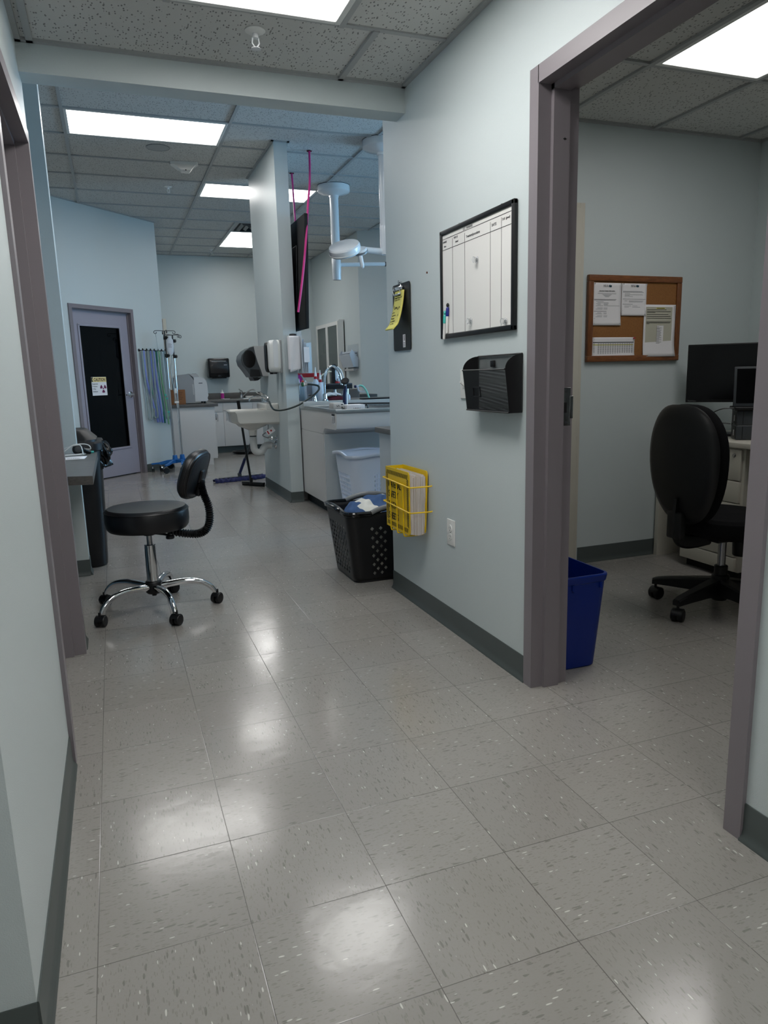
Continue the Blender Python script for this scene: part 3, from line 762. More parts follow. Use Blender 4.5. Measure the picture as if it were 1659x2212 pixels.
def cover(mb, x0, x1, y0, y1, z0, z1, r=.018):
    pts = []
    for (oy, oz, a0) in ((y1-.002, z0+.002, -pi/2), (y1-.002, z1-.002, 0), (y0+r, z1-r, pi/2), (y0+r, z0+r, pi)):
        rr = r if oy < y1-.01 else .002
        for k in range(6): pts.append((oy+rr*cos(a0+pi/2*k/5), oz+rr*sin(a0+pi/2*k/5)))
    mb.prism(pts, x0, x1, 'x')
m = MB(); cover(m, XC, XC+.004, BY0, BY1, BZ0, BZ1); m.put('front_cover', M['yellow'], bd)
m = MB(); m.at(TR((1.148, 0, 0), (1,0,0), (0,1,0), (.045,0,1))); cover(m, -.018, -.014, BY0-.004, BY1, BZ0+.004, BZ1+.002); m.put('back_cover', M['yellow'], bd)
m = MB(); m.prism([(XC, BY1-.003), (1.165, BY1-.003), (1.165, BY1+.001), (XC, BY1+.001)], BZ0, BZ1); m.put('spine', M['yellow'], bd)
m = MB(); m.torus((1.13, BY1-.004, .665), .011, .003, (0,1,0), 20, 6); m.put('finger_ring', M['black'], bd)
m = MB()
rnd = random.Random(5)
for k in range(46):
    x = 1.078+.0017*k; dz = .006*sin(k*.5)+rnd.uniform(-.003, .003); dy = rnd.uniform(0, .006)+.008*sin(k/46*pi)*-1+.008
    m.m = k % 3 == 0; m.m = int(m.m); m.box(x, x+.0014, BY0-.004+dy, BY1-.012, BZ0+.006-.006*sin(pi*k/46), BZ1-.022+dz)
m.put('page_block', [M['paperb'], M['paper']], bd, ang=0)
# hazard stripes round the cover edge
m = MB(); xs = XC-.0008; s = .010; w = .020
def stripe(y, z, n, dy, dz, vert):
    for k in range(n):
        a, b = y+dy*k, z+dz*k
        if vert: q = [(a, b), (a+w, b+.008), (a+w, b+.0125), (a, b+.0045)]
        else: q = [(a, b), (a+.0045, b), (a-.0035, b+w), (a-.008, b+w)]
        m.prism(q, xs, XC, 'x')
stripe(BY0+.026, BZ1-.034, 26, .0107, 0, False); stripe(BY0+.026, BZ0+.012, 26, .0107, 0, False)
stripe(BY0+.010, BZ0+.036, 26, 0, .0088, True); stripe(BY1-.032, BZ0+.036, 26, 0, .0088, True)
m.put('hazard_border', M['ink'], bd, ang=0)
for wd_, z in (('MATERIAL', .598), ('SAFETY', .548), ('DATA', .494), ('SHEETS', .440)):
    text(wd_, .046, (xs, 1.990, z), (0,-1,0), (0,0,1), M['ink'], bd, squeeze=.86 if wd_ != 'MATERIAL' else .80, bold=.0005)

# ---- duplex outlet
ot = thing('electrical_outlet', 'white duplex outlet low on the corridor wall right of the binder', 'outlet', (XW, 1.475, .45))
m = MB(); m.box(1.1665, XW, 1.437, 1.513, .391, .508, .004); m.put('cover_plate', M['white'], ot)
for z in (.431, .468):
    f = MB(); f.lathe_ax([(.0165, 0), (.0165, .002), (.015, .003), (.001, .003)], (1.1668, 1.475, z), (-1,0,0), 24); o = f.put('receptacle', M['white'], ot)
    f = MB()
    for y, h in ((1.469, .0045), (1.4815, .0035)): f.box(1.1634, 1.1639, y-.001, y+.001, z-h+.003, z+h+.003)
    f.lathe_ax([(.0022, 0), (.0022, .0003)], (1.1638, 1.475, z-.008), (-1,0,0), 10); f.put('slots', M['ink'], o, ang=0)
m = MB(); m.lathe_ax([(.003, 0), (.002, .001)], (1.1665, 1.475, .4495), (-1,0,0), 10); m.put('screw', M['dchrome'], ot)

# ---- toggle switch behind the wall file
sw = thing('light_switch', 'white toggle light switch partly hidden behind the black wall file', 'light switch', (XW, 1.33, 1.094))
m = MB(); m.box(1.1665, XW, 1.293, 1.368, 1.036, 1.152, .004); m.put('cover_plate', M['white'], sw)
m = MB(); m.box(1.164, 1.167, 1.320, 1.340, 1.078, 1.112, .002); m.prism([(1.166, 1.092), (1.148, 1.106), (1.147, 1.1), (1.166, 1.085)], 1.326, 1.334, 'y'); m.put('toggle', M['white'], sw)

# ---- black mesh wall file
wf = thing('wall_file', 'black mesh wall pocket mounted under the whiteboard', 'wall file', (XW, 1.045, .99))
y0, y1 = .880, 1.208
m = MB()
for yy in (y0, y1):
    m = MB(); pts = [(XW-.004, .998), (1.118, .998)]+[(1.118-(.018)*k/6, .998+.150*k/6) for k in range(1, 7)]+[(1.100+.068*(1-cos(pi/2*k/8)), 1.148+.052*sin(pi/2*k/8)) for k in range(1, 9)]+[(XW-.004, 1.2)]
    m.prism(pts, yy-.0012, yy+.0012, 'y'); m.put('side_panel', M['black'], wf, ang=0)
m = MB(); m.add([(1.1165, y0, 1.000), (1.1165, y1, 1.000), (1.0985, y1, 1.148), (1.0985, y0, 1.148)], [(0,1,2,3)]); m.put('front_mesh', mesh_mat('black_mesh_front', (20,20,22)), wf, ang=0)
m = MB(); m.add([(XW-.006, y0, .998), (XW-.006, y1, .998), (XW-.006, y1, 1.2), (XW-.006, y0, 1.2)], [(0,1,2,3)]); m.put('back_mesh', mesh_mat('black_mesh_back', (26,26,28), .003, .7), wf, ang=0)
m = MB()
m.tube([(XW-.005, y0, 1.2), (XW-.005, y1, 1.2)], .003, 6); m.tube([(1.0985, y0, 1.148), (1.0985, y1, 1.148)], .0032, 6); m.tube([(1.1165, y0, .998), (1.1165, y1, .998)], .003, 6)
m.box(1.1165, XW-.003, y0, y1, .996, .9985); m.tube([(XW-.005, y0, .998), (XW-.005, y0, 1.2)], .003, 6); m.tube([(XW-.005, y1, .998), (XW-.005, y1, 1.2)], .003, 6)
m.box(XW-.012, XW-.004, 1.072, 1.100, 1.158, 1.182, .002)
m.put('rim_wire', M['black'], wf)
m = MB(); q = lambda y, z: (1.0985+.018*(1.148-z)/.148-.0015, y, z)
for a, b, c, d in ((1.075, 1.135, 1.082, 1.086), (1.075, 1.135, 1.048, 1.053), (1.075, 1.079, 1.048, 1.086), (1.131, 1.135, 1.048, 1.086)):
    m.add([q(a, c), q(b, c), q(b, d), q(a, d)], [(0,1,2,3)])
m.put('label_holder', M['black'], wf, ang=0, solid=.003)

# ---- whiteboard
wb = thing('whiteboard', 'black framed whiteboard ruled into handwritten columns above the wall file', 'whiteboard', (XW, 1.225, 1.49))
wy0, wy1, wz0, wz1, fb = .922, 1.531, 1.282, 1.713, .019
m = MB(); m.box(1.160, XW-.002, wy0+.008, wy1-.008, wz0+.008, wz1-.008); m.put('writing_surface', M['board'], wb, ang=0)
m = MB()
for a in ((wy0, wy1, wz0, wz0+fb), (wy0, wy1, wz1-fb, wz1), (wy0, wy0+fb, wz0, wz1), (wy1-fb, wy1, wz0, wz1)): m.box(1.154, XW-.001, a[0], a[1], a[2], a[3], .004)
m.put('board_frame', M['black'], wb)
for y in (1.03, 1.37):
    m = MB(); m.tube([(XW-.004, y-.006, wz1-.002), (XW-.004, y-.006, wz1+.005), (XW-.004, y+.006, wz1+.005), (XW-.004, y+.006, wz1-.002)], .0012, 6); m.put('hanger', M['dchrome'], wb)
m = MB(); xb = 1.1594; ia, ib = wy0+fb, wy1-fb; top = wz1-fb
for z in (top-.016, top-.058): m.box(xb, xb+.0008, ia, ib, z-.0009, z+.0009)
for y in (1.416, 1.307, 1.099, 1.017): m.box(xb, xb+.0008, y-.0009, y+.0009, wz0+fb, top-.024)
m.put('ruled_lines', M['ink'], wb, ang=0)
ink = mat('dry_marker', (88,88,92), .7)
for s_, sz, y, z in (('CAT', .013, 1.322, top-.013), ('BOARDERS', .012, 1.29, top-.012), ('OWNER', .0115, 1.507, top-.032), ('Name', .010, 1.497, top-.048),
                     ('TYPE OF', .0115, 1.405, top-.030), ('Animal', .011, 1.390, top-.046), ('Treatment/procedures', .0145, 1.294, top-.045), ('DATES', .014, 1.088, top-.042), ('DUE  (given?)', .0115, 1.010, top-.036)):
    text(s_, sz, (xb, y, z), (0,-1,0), (0,0,1), ink, wb, 'handwriting', squeeze=.85, depth=.0003)
MG = 'clear magnets on the whiteboard'
for lb, y, z in (('clear round magnet alone in the upper middle of the whiteboard', 1.202, 1.556), ('clear round magnet at the bottom of the wide whiteboard column', 1.253, 1.336), ('clear round magnet in the lower right corner of the whiteboard', .982, 1.315)):
    t = thing('magnet', lb, 'magnet', (1.158, y, z), 0, MG)
    m = MB(); m.lathe_ax([(.0125, 0), (.013, .002), (.0105, .006), (.0085, .008), (.0095, .011), (.0115, .015), (.011, .017), (.001, .018)], (1.1595, y, z), (-1,0,0), 24); m.put('knob', clear_mat('magnet_acrylic', (225,228,230), .2, .04, .3), t)
    m = MB(); m.lathe_ax([(.007, 0), (.007, .003)], (1.1594, y, z), (-1,0,0), 16); m.put('core', M['dchrome'], t)
def marker(label, y, z, L_, col, x=1.150, tip=None):
    t = thing('dry_erase_marker', label, 'marker', (x, y, z), 0, 'markers clipped to the whiteboard')
    r_ = .0058; lean = .10
    A_ = TR((x, y, z), (1,0,0), (0,1,lean), (0,-lean,1))
    m = MB().at(A_); m.lathe([(.002, 0), (r_*.9, .002), (r_, .01), (r_, L_*.60)], (0,0,0), 16); m.put('barrel', M['white'], t)
    m = MB().at(A_); m.lathe([(r_+.0008, L_*.58), (r_+.0008, L_*.84), (r_*.8, L_*.87), (r_*.5, L_*.90)], (0,0,0), 16); m.put('cap', col, t)
    m = MB().at(A_); m.ball((0, 0, L_*.95), .0062, .0062, .009); m.put('eraser', tip or col, t)
marker('white and teal marker leaning in the lower left corner of the whiteboard', 1.483, 1.279, .112, M['teal'], 1.149)
marker('white and navy marker with a black tip higher on the whiteboard', 1.463, 1.302, .118, M['royal'], 1.1525, M['black'])

# ---- screw anchor left in the wall
t = tag(MB().lathe_ax([(.0045, 0), (.004, .004), (.0015, .005)], (XW, 1.701, 1.576), (-1,0,0), 12).put('screw_anchor', mat('rust_brown', (96,54,40), .7)), 'small brown screw anchor left bare between clipboard and whiteboard', 'screw anchor')

# ---- clipboard with legal pad
cb = thing('clipboard', 'black clipboard hung on the corridor wall holding a yellow pad', 'clipboard', (XW, 2.0, 1.41))
m = MB(); m.at(TR((XW-.006, 2.003, 1.41), (1,0,0), (0,1,0), (0,0,1)))
m.at(m.M @ Matrix.Rotation(pi/2, 4, 'Y')); m.rbox(0, 0, .312, .222, -.0015, .0015, .014, 0); m.put('backing_board', M['black'], cb)
m = MB(); m.box(XW-.022, XW-.008, 1.965, 2.065, 1.535, 1.552, .003); m.box(XW-.026, XW-.008, 1.975, 2.055, 1.512, 1.520, .002); m.tube([(XW-.022, 1.97, 1.516), (XW-.028, 1.97, 1.535), (XW-.02, 1.972, 1.556)], .002, 6); m.tube([(XW-.022, 2.06, 1.516), (XW-.028, 2.06, 1.535), (XW-.02, 2.058, 1.556)], .002, 6)
m.put('clip', M['chrome'], cb)
m = MB(); m.lathe_ax([(.004, 0), (.004, .012), (.009, .014), (.009, .017), (.001, .018)], (XW, 2.01, 1.573), (-1,0,0), 16); m.put('hook', M['chrome'], cb)
m = MB(); m.box(XW-.0092, XW-.0085, 1.955, 1.985, 1.268, 1.328); m.put('sticker', M['paper'], cb, ang=0)
m = MB()
for k in range(7): m.box(XW-.0096, XW-.0092, 1.958, 1.975, 1.300+.0036*k, 1.3018+.0036*k)
for k in range(3): m.box(XW-.0096, XW-.0092, 1.958, 1.980, 1.274+.007*k, 1.276+.007*k)
m.put('sticker_print', M['ink'], cb, ang=0)
pd = thing('legal_pad', 'yellow ruled notepad curling out from the black clipboard', 'notepad', (XW-.02, 2.01, 1.45))
m = MB(); PT = 1.532; PBm = 1.352
def pp(u, v, off=0):
    z = PT+(PBm-PT)*v; x = XW-.014-.045*v**2.2-.004*sin(pi*v)-off
    if v > .86: x -= (v-.86)*.10*(1-u*.2)
    return (x, 1.948+.112*u, z+.010*max(0, v-.9)*u)
m.surf(lambda u, v: pp(u, v), 6, 24); m.put('pages', M['legal'], pd, ang=60, solid=.006)
m = MB()
for k in range(22):
    v = .09+.04*k
    m.surf(lambda a, b: pp(a, v+.003*b, .0036), 4, 1)
m.put('ruled_lines', M['inkg'], pd, ang=0)
def scribble(mb, z, ya, yb, h, seed, r=.0006):
    rnd = random.Random(seed); pts = []; y = ya
    while y > yb:
        zz = z+rnd.uniform(-h, h)/2; v = (PT-zz)/(PT-PBm); pts.append((pp(.5, v, .0042)[0], y, zz)); y -= h*rnd.uniform(.2, .4)
    if len(pts) > 2: mb.tube(cat(pts, 3), r, 4)
m = MB()
for k, (z, ya, yb, h) in enumerate(((1.512, 2.05, 1.97, .008), (1.500, 2.052, 1.955, .007), (1.490, 2.045, 1.98, .007), (1.432, 2.052, 2.02, .007), (1.418, 2.050, 2.00, .008), (1.405, 2.052, 2.01, .008), (1.392, 2.048, 1.99, .008), (1.380, 2.04, 2.0, .008), (1.418, 1.985, 1.962, .01))): scribble(m, z, ya, yb, h, k)
scribble(m, 1.458, 2.045, 1.965, .026, 77, .0011)
m.put('handwriting', M['ink'], pd, ang=0)

# ---- sprinkler heads, speaker, detector, vent
def sprinkler(label, x, y, z):
    t = thing('sprinkler_head', label, 'sprinkler', (x, y, z), 0, 'ceiling sprinkler heads')
    MB().lathe([(.038, -.001), (.038, -.004), (.026, -.010), (.016, -.011)], (x, y, z)).put('escutcheon', M['white'], t)
    m = MB(); m.cyl((x, y, z-.012), (x, y, z-.028), .010, .012); m.tube([(x-.011, y, z-.026), (x-.013, y, z-.045), (x-.002, y, z-.060)], .0025, 6); m.tube([(x+.011, y, z-.026), (x+.013, y, z-.045), (x+.002, y, z-.060)], .0025, 6)
    m.put('frame_arms', M['whitem'], t)
    MB().lathe([(.002, -.060), (.018, -.062), (.019, -.064), (.002, -.066)], (x, y, z)).put('deflector', M['whitem'], t)
sprinkler('nearest sprinkler head, hanging from the corridor ceiling before the header', .445, 1.594, HC)
sprinkler('sprinkler head below the white angular ceiling sensor', .565, 6.975, HF)
sprinkler('farthest sprinkler head, beside the last ceiling light', 1.451, 10.618, HF)
t = thing('ceiling_speaker', 'round perforated grille flush in the tile behind the largest ceiling light', 'ceiling speaker', (.39, 5.654, HF))
MB().lathe([(.098, -.001), (.1, -.004), (.094, -.006), (.092, -.003), (.01, -.003)], (.39, 5.654, HF), 40).put('grille', M['tee'], t)
MB().torus((.39, 5.654, HF-.004), .097, .0022, n=40, m=6).put('rim', M['grey'], t)
t = thing('motion_sensor', 'white wedge-shaped sensor hanging under the treatment room ceiling', 'sensor', (.64, 6.12, HF))
m = MB(); m.prism([(.52, 6.03), (.75, 6.0), (.765, 6.03), (.69, 6.24), (.60, 6.24), (.515, 6.06)], HF-.028, HF-.001); m.put('mounting_base', M['white'], t)
m = MB(); m.loft([[(.55, 6.02, HF-.028), (.74, 6.0, HF-.028), (.69, 6.20, HF-.028), (.60, 6.20, HF-.028)], [(.60, 5.97, HF-.085), (.69, 5.96, HF-.085), (.68, 6.03, HF-.10), (.61, 6.03, HF-.10)]]); m.put('sensor_body', M['white'], t)
m = MB(); m.lathe_ax([(.006, 0), (.006, .004)], (.645, 5.965, HF-.085), (0,-.5,-1), 12); m.put('lens', M['black'], t)
t = thing('air_vent', 'square ceiling air vent with nested louvres, next to the farthest light', 'air vent', (1.81, 8.82, HF))
for k, (r0_, z0_, z1_) in enumerate(((.295, -.002, -.010), (.225, -.004, -.026), (.15, -.006, -.030), (.075, -.008, -.030))):
    m = MB(); x, y = 1.81, 8.82
    R = [[(x+s*sx, y+s*sy, HF+z) for sx, sy in ((-1,-1),(1,-1),(1,1),(-1,1))] for s, z in ((r0_, z0_), (r0_-.03, z1_), (r0_-.036, z1_), (r0_-.02, z0_))]
    m.loft(R, caps=False); m.put('louvre', M['dgrey'] if k else M['tee'], t, ang=0)
MB().box(1.53, 2.09, 8.54, 9.10, HF-.0022, HF-.001).put('throat', M['blackm'], t, ang=0)
# ================================================================== SIDE OFFICE
YO = 2.206
ck = thing('cork_board', 'oak framed cork bulletin board with four pinned papers in the office', 'bulletin board', (2.688, YO, 1.42))
x0, x1, z0, z1, fb = 2.362, 3.012, 1.184, 1.660, .034
MB().box(x0+.02, x1-.02, YO-.014, YO-.002, z0+.02, z1-.02).put('cork_panel', M['cork'], ck, ang=0)
for a in ((x0, x1, z1-fb, z1), (x0, x1, z0, z0+fb)): MB().box(a[0], a[1], YO-.026, YO-.001, a[2], a[3], .004).put('frame_rail', M['oak'], ck)
oak2 = wood_mat('oak_upright', (100,58,28), (128,78,40), (30,30,6), .4)
for a in ((x0, x0+fb, z0+fb, z1-fb), (x1-fb, x1, z0+fb, z1-fb)): MB().box(a[0], a[1], YO-.025, YO-.001, a[2], a[3], .004).put('frame_stile', oak2, ck)
def sheet(name, label, xa, xb, za, zb, y=YO-.017, curl=.006, skew=0):
    t = thing(name, label, 'paper', ((xa+xb)/2, y, (za+zb)/2), 0, 'papers pinned to the cork board')
    m = MB(); m.surf(lambda u, v: (xa+(xb-xa)*u+skew*v, y-curl*(max(0, .35-v)/.35)**2*(.4+.6*u)-.0006, za+(zb-za)*v), 10, 14)
    m.put('sheet', M['paper'], t, ang=60, solid=.0006); return t
def lines(t, rows, y, mat_=None, name='printed_lines'):
    m = MB()
    for xa, xb, z, h in rows: m.box(xa, xb, y-.0009, y-.0003, z-h/2, z+h/2)
    m.put(name, mat_ or M['inkg'], t, ang=0)
def pins(t, pts, y, mt):
    for x, z in pts:
        m = MB(); m.lathe_ax([(.0045, 0), (.0045, .002), (.0025, .003), (.003, .009), (.0045, .011), (.001, .012)], (x, y, z), (0,-1,0), 12); m.put('push_pin', mt, t)
def logo(t, x, z, y, s=1):
    text('NVA', .020*s, (x-.022*s, y-.001, z), (1,0,0), (0,0,1), M['dgrey'], t, squeeze=.8, depth=.0003)
    m = MB(); m.prism([(x+.012*s, z+.007*s), (x+.021*s, z+.015*s), (x+.023*s, z+.011*s), (x+.033*s, z+.012*s), (x+.033*s, z+.001*s), (x+.022*s, z+.001*s), (x+.021*s, z-.001*s)], y-.0013, y-.0006, 'y'); m.put('logo', mat('logo_teal', (24,62,78), .6), t, ang=0)
YP = YO-.0178
t = sheet('contact_sheet', 'tall printed contact sheet pinned at the upper left of the cork board', 2.392, 2.585, 1.386, 1.618)
logo(t, 2.485, 1.594, YP)
text('Insurance Contact Information', .0088, (2.4885, YP-.0009, 1.5715), (1,0,0), (0,0,1), M['ink'], t, ax='CENTER', squeeze=.95, depth=.0003, bold=.0001)
rnd = random.Random(2)
lines(t, [(2.427, 2.550, 1.5685, .0008)]+[(2.488-w_, 2.488+w_, z, .0018) for w_, z in ((.062, 1.559), (.030, 1.5535), (.022, 1.548), (.014, 1.543))]
      +[(2.402, 2.402+w_, z, .0022) for w_, z in ((.150, 1.5285), (.145, 1.5235), (.085, 1.463), (.078, 1.4235))]
      +[(2.415+.01*(k % 2), 2.455+rnd.uniform(-.01, .012), z, .0016) for k, z in enumerate((1.516, 1.510, 1.5045, 1.499, 1.4935, 1.481, 1.4755, 1.4545, 1.449, 1.4385, 1.4335, 1.4155, 1.410, 1.400, 1.395))]
      +[(2.468, 2.492+rnd.uniform(-.004, .008), z, .0016) for z in (1.510, 1.5045, 1.499, 1.481, 1.4755, 1.4545, 1.449, 1.4385, 1.4335, 1.4155, 1.410, 1.400, 1.395)]+[(2.470, 2.575, 1.4935, .0016)], YP)
pins(t, [(2.400, 1.612), (2.578, 1.612), (2.400, 1.393), (2.575, 1.393)], YP, M['clear'])
t = sheet('benefit_sheet', 'shorter printed sheet pinned at the top middle of the cork board', 2.588, 2.762, 1.440, 1.618)
logo(t, 2.672, 1.597, YP)
lines(t, [(2.596, 2.596+w_, z, .0019) for w_, z in ((.135, 1.5745), (.145, 1.5695), (.160, 1.532), (.07, 1.5035), (.055, 1.468), (.155, 1.451))]
      +[(2.610, 2.610+w_, z, .0015) for w_, z in ((.035, 1.562), (.125, 1.5565), (.032, 1.5515), (.055, 1.5465), (.018, 1.522), (.045, 1.494), (.03, 1.488))]
      +[(2.640, 2.740, 1.522, .0016), (2.640, 2.735, 1.5165, .0016), (2.665, 2.70, 1.494, .0016), (2.665, 2.72, 1.488, .0016), (2.665, 2.715, 1.468, .0016)], YP)
pins(t, [(2.594, 1.612), (2.755, 1.613), (2.748, 1.446)], YP, M['clear'])
YQ = YO-.0195
t = sheet('notice_sheet', 'paper with a grey shaded notice on the right side of the cork board', 2.748, 2.976, 1.208, 1.503, YO-.0188, .014)
m = MB(); m.box(2.762, 2.952, YQ-.0005, YQ, 1.274, 1.490); m.put('shaded_panel', mat('grey_print_panel', (186,184,168), .8), t, ang=0)
m = MB(); m.box(2.836, 2.897, YQ-.0009, YQ-.0004, 1.4795, 1.4855); m.put('yellow_highlight', mat('highlight', (214,206,60), .8), t, ang=0)
m = MB(); m.box(2.845, 2.892, YQ-.0009, YQ-.0004, 1.278, 1.385); m.put('white_column', M['paper'], t, ang=0)
lines(t, [(2.768, 2.768+w_, z, .0024) for w_, z in ((.140, 1.474), (.172, 1.464), (.06, 1.4585), (.155, 1.4475), (.172, 1.437), (.176, 1.427), (.175, 1.406), (.170, 1.4005), (.02, 1.395))]
      +[(2.842, 2.86+.02*abs(sin(k*1.7)), 1.378-.0062*k, .0017) for k in range(16)]+[(2.762, 2.783, 1.254, .002), (2.762, 2.792, 1.241, .0024), (2.762, 2.79, 1.233, .0014), (2.762, 2.79, 1.228, .0014), (2.840, 2.894, 1.4825, .003)], YQ-.0006, M['ink'])
pins(t, [(2.965, 1.494)], YQ, M['clear'])
t = sheet('schedule_table', 'landscape table sheet with yellow and green rows at the lower left', 2.392, 2.690, 1.210, 1.320)
lines(t, [(2.402, 2.684, 1.292, .0045)], YP, mat('table_header', (46,58,66), .7), 'table_header')
lines(t, [(2.402, 2.680, 1.2785, .0045)], YP, mat('table_yellow', (206,200,84), .8), 'yellow_row')
lines(t, [(2.404, 2.680, 1.2225, .009)], YP, mat('table_green', (88,124,52), .8), 'green_row')
lines(t, [(2.405, 2.405+.010, 1.284-.006*k, .0014) for k in range(9)]+[(2.436+.0165*c_, 2.436+.0165*c_+.009, 1.285-.0056*r_, .0022) for c_ in range(15) for r_ in range(11)], YP-.0004)
pins(t, [(2.398, 1.314)], YP, M['clear']); pins(t, [(2.684, 1.315)], YP, M['red'])

# ---- desk with drawers
dk = thing('office_desk', 'cream laminate desk against the far office wall under the monitor', 'desk', (3.2, 1.4, 0))
MB().box(2.862, 3.568, .55, 2.196, .718, .746, .003).put('desktop', M['cream'], dk)
MB().box(2.90, 3.55, 2.160, 2.190, 0, .718).put('end_panel', M['cream'], dk)
MB().box(2.90, 3.55, .58, .61, 0, .718).put('end_panel', M['cream'], dk)
pe = thing('drawer_pedestal', 'cream drawer pedestal with a lock under the office desk', 'drawer unit', (3.15, 1.74, 0))
MB().box(2.888, 3.50, 1.515, 1.950, .045, .715, .003).put('carcass', M['cream'], pe)
MB().box(2.92, 3.48, 1.54, 1.925, .0, .045).put('plinth', M['blackm'], pe)
for k, (za, zb) in enumerate(((.545, .708), (.425, .540), (.130, .420), (.050, .125))):
    d = MB().box(2.872, 2.889, 1.530, 1.935, za, zb, .003).put('drawer' if k < 3 else 'kick_panel', M['cream'], pe)
    if k < 3: MB().prism([(2.872, zb-.045), (2.855, zb-.035), (2.872, zb-.018)], 1.66, 1.81, 'y').put('handle', M['dchrome'], d, ang=0)
m = MB(); m.lathe_ax([(.011, 0), (.011, .004), (.008, .006), (.001, .006)], (2.872, 1.575, .678), (-1,0,0), 18); m.put('lock', M['dchrome'], pe)

# ---- wide monitor on an arm
mo = thing('computer_monitor', 'wide black monitor turned towards the office chair', 'monitor', (3.2, 1.78, .75))
MD = Vector((.255, -.306, 0)).normalized(); MN = Vector((MD.y, -MD.x, 0))
A_ = TR((2.965, 2.056, 0), MD, -MN, (0,0,1))      # local x along the screen, y = away from the viewer
A_ = TR((2.965, 2.056, 0), MD, Vector((-MD.y, MD.x, 0)), (0,0,1))
MB().at(A_).box(0, .545, 0, .028, .940, 1.268, .004).put('housing', M['black'], mo)
MB().at(A_).box(.008, .537, -.0012, .0004, .956, 1.260).put('screen', M['screen'], mo, ang=0)
text('ThinkVision', .012, tuple(A_ @ Vector((.012, -.0015, .9445))), MD, (0,0,1), M['grey'], mo, squeeze=.8, depth=.0003)
m = MB().at(A_); m.box(.22, .32, .028, .07, 1.03, 1.16, .006); m.box(.25, .29, .06, .08, .80, 1.12, .004); m.put('stand_column', M['black'], mo)
MB().at(A_).box(.16, .38, -.01, .16, .747, .760, .004).put('stand_base', M['black'], mo)
# ---- two stacked small computers and a laptop leaning open above them
q0 = Vector((2.972, 1.672, 0)); qd = Vector((.095, -.070, 0)).normalized(); qn = Vector((-qd.y, qd.x, 0))
A_ = TR(q0, qd, qn, (0,0,1))
for k, (za, lb) in enumerate(((.747, 'lower of the two stacked small black computers on the office desk'), (.826, 'upper of the two stacked small black computers, carrying the laptop'))):
    c = thing('mini_computer', lb, 'computer', tuple(q0+qd*.15+Vector((0,0,za))), 0, 'stacked small computers')
    MB().at(A_).box(0, .30, 0, .14, za, za+.078, .004).put('case', M['dgrey'], c)
    m = MB().at(A_); m.box(-.003, .001, .006, .134, za+.006, za+.072, .002); m.box(.03, .033, -.001, .002, za+.005, za+.073); m.put('bezel', M['black'], c)
    m = MB().at(A_); m.box(-.0045, -.003, .05, .062, za+.02, za+.052); m.put('port_label', M['paper'], c, ang=0)
lt = thing('laptop', 'open black laptop standing on the stacked small computers', 'laptop', tuple(q0+qd*.17+Vector((0,0,.906))))
A2 = TR(q0, qd, qn, (0,0,1))
MB().at(A2).box(-.015, .325, -.02, .16, .9065, .924, .004).put('keyboard_base', M['black'], lt)
m = MB().at(A2 @ Matrix.Translation((0, .05, .924)) @ Matrix.Rotation(radians(-8), 4, 'X')); m.box(-.015, .325, -.004, .004, 0, .215, .003); m.put('lid', M['dgrey'], lt)
m = MB().at(A2 @ Matrix.Translation((0, .05, .924)) @ Matrix.Rotation(radians(-8), 4, 'X')); m.box(-.002, .312, -.0052, -.0038, .018, .203); m.put('screen', M['screen'], lt, ang=0)
for k, (lb, P) in enumerate((('upper black cable looping from the laptop to the desk', [(2.975, 1.70, .917), (2.93, 1.74, .913), (2.90, 1.79, .88), (2.89, 1.85, .80), (2.90, 1.93, .752), (2.96, 2.06, .752)]), ('lower black cable arching from the small computers to the desk', [(3.0, 1.74, .83), (2.95, 1.80, .832), (2.92, 1.86, .80), (2.93, 1.93, .756), (3.0, 2.08, .752)]))):
    tag(MB().tube(cat(P), .0032, 6).put('cable', M['black']), lb, 'cable', 'cables behind the office computers')

# ---- office chair
oc = thing('office_chair', 'black fabric office chair with tall back and five-star base in the office', 'office chair', (2.45, 1.20, 0))
hx, hy = 2.45, 1.20; c0 = Vector((hx, hy, 0))
for k in range(5):
    a = radians(119+72*k); d = Vector((cos(a), sin(a), 0)); n_ = Vector((-d.y, d.x, 0)); R = []
    for s, hw, zt, zb in ((.02, .036, .155, .075), (.12, .030, .142, .082), (.24, .024, .122, .080), (.295, .022, .112, .078), (.318, .019, .104, .076)):
        q = c0+d*s; R.append([tuple(q+n_*(sx*hw)+Vector((0,0,zz))) for sx, zz in ((-1, zb), (1, zb), (1, zt-.008), (.7, zt), (-.7, zt), (-1, zt-.008))])
    l = MB().loft(R).put('leg', M['black'], oc)
    q = c0+d*.302; caster(l, q.x, q.y, .029, .024, a+[1.2, .4, 2, -.7, 1.0][k], zt=.08)
m = MB(); m.lathe([(.034, .05), (.040, .06), (.040, .17), (.030, .175), (.030, .215), (.026, .218)], (hx, hy, 0)); m.put('column_cover', M['black'], oc)
m = MB(); m.lathe([(.018, .2), (.018, .345)], (hx, hy, 0)); m.put('gas_lift', M['dchrome'], oc)
m = MB(); m.box(hx-.10, hx+.12, hy-.07, hy+.07, .345, .375, .006); m.lathe([(.022, .33), (.026, .35)], (hx, hy, 0)); m.lathe([(.034, .262), (.038, .268), (.040, .32), (.034, .345)], (hx+.085, hy-.03, 0)); m.put('tilt_mechanism', M['black'], oc)
m = MB(); m.tube(cat([(hx+.05, hy-.07, .352), (hx+.08, hy-.16, .35), (hx+.095, hy-.19, .335), (hx+.10, hy-.20, .30)]), .005, 8); m.tube([(hx+.10, hy-.20, .305), (hx+.10, hy-.203, .29), (hx+.10, hy-.207, .25), (hx+.10, hy-.21, .215)], [.009, .014, .017, .008], 12, flat=.6); m.put('height_lever', M['black'], oc)
m = MB(); R = []
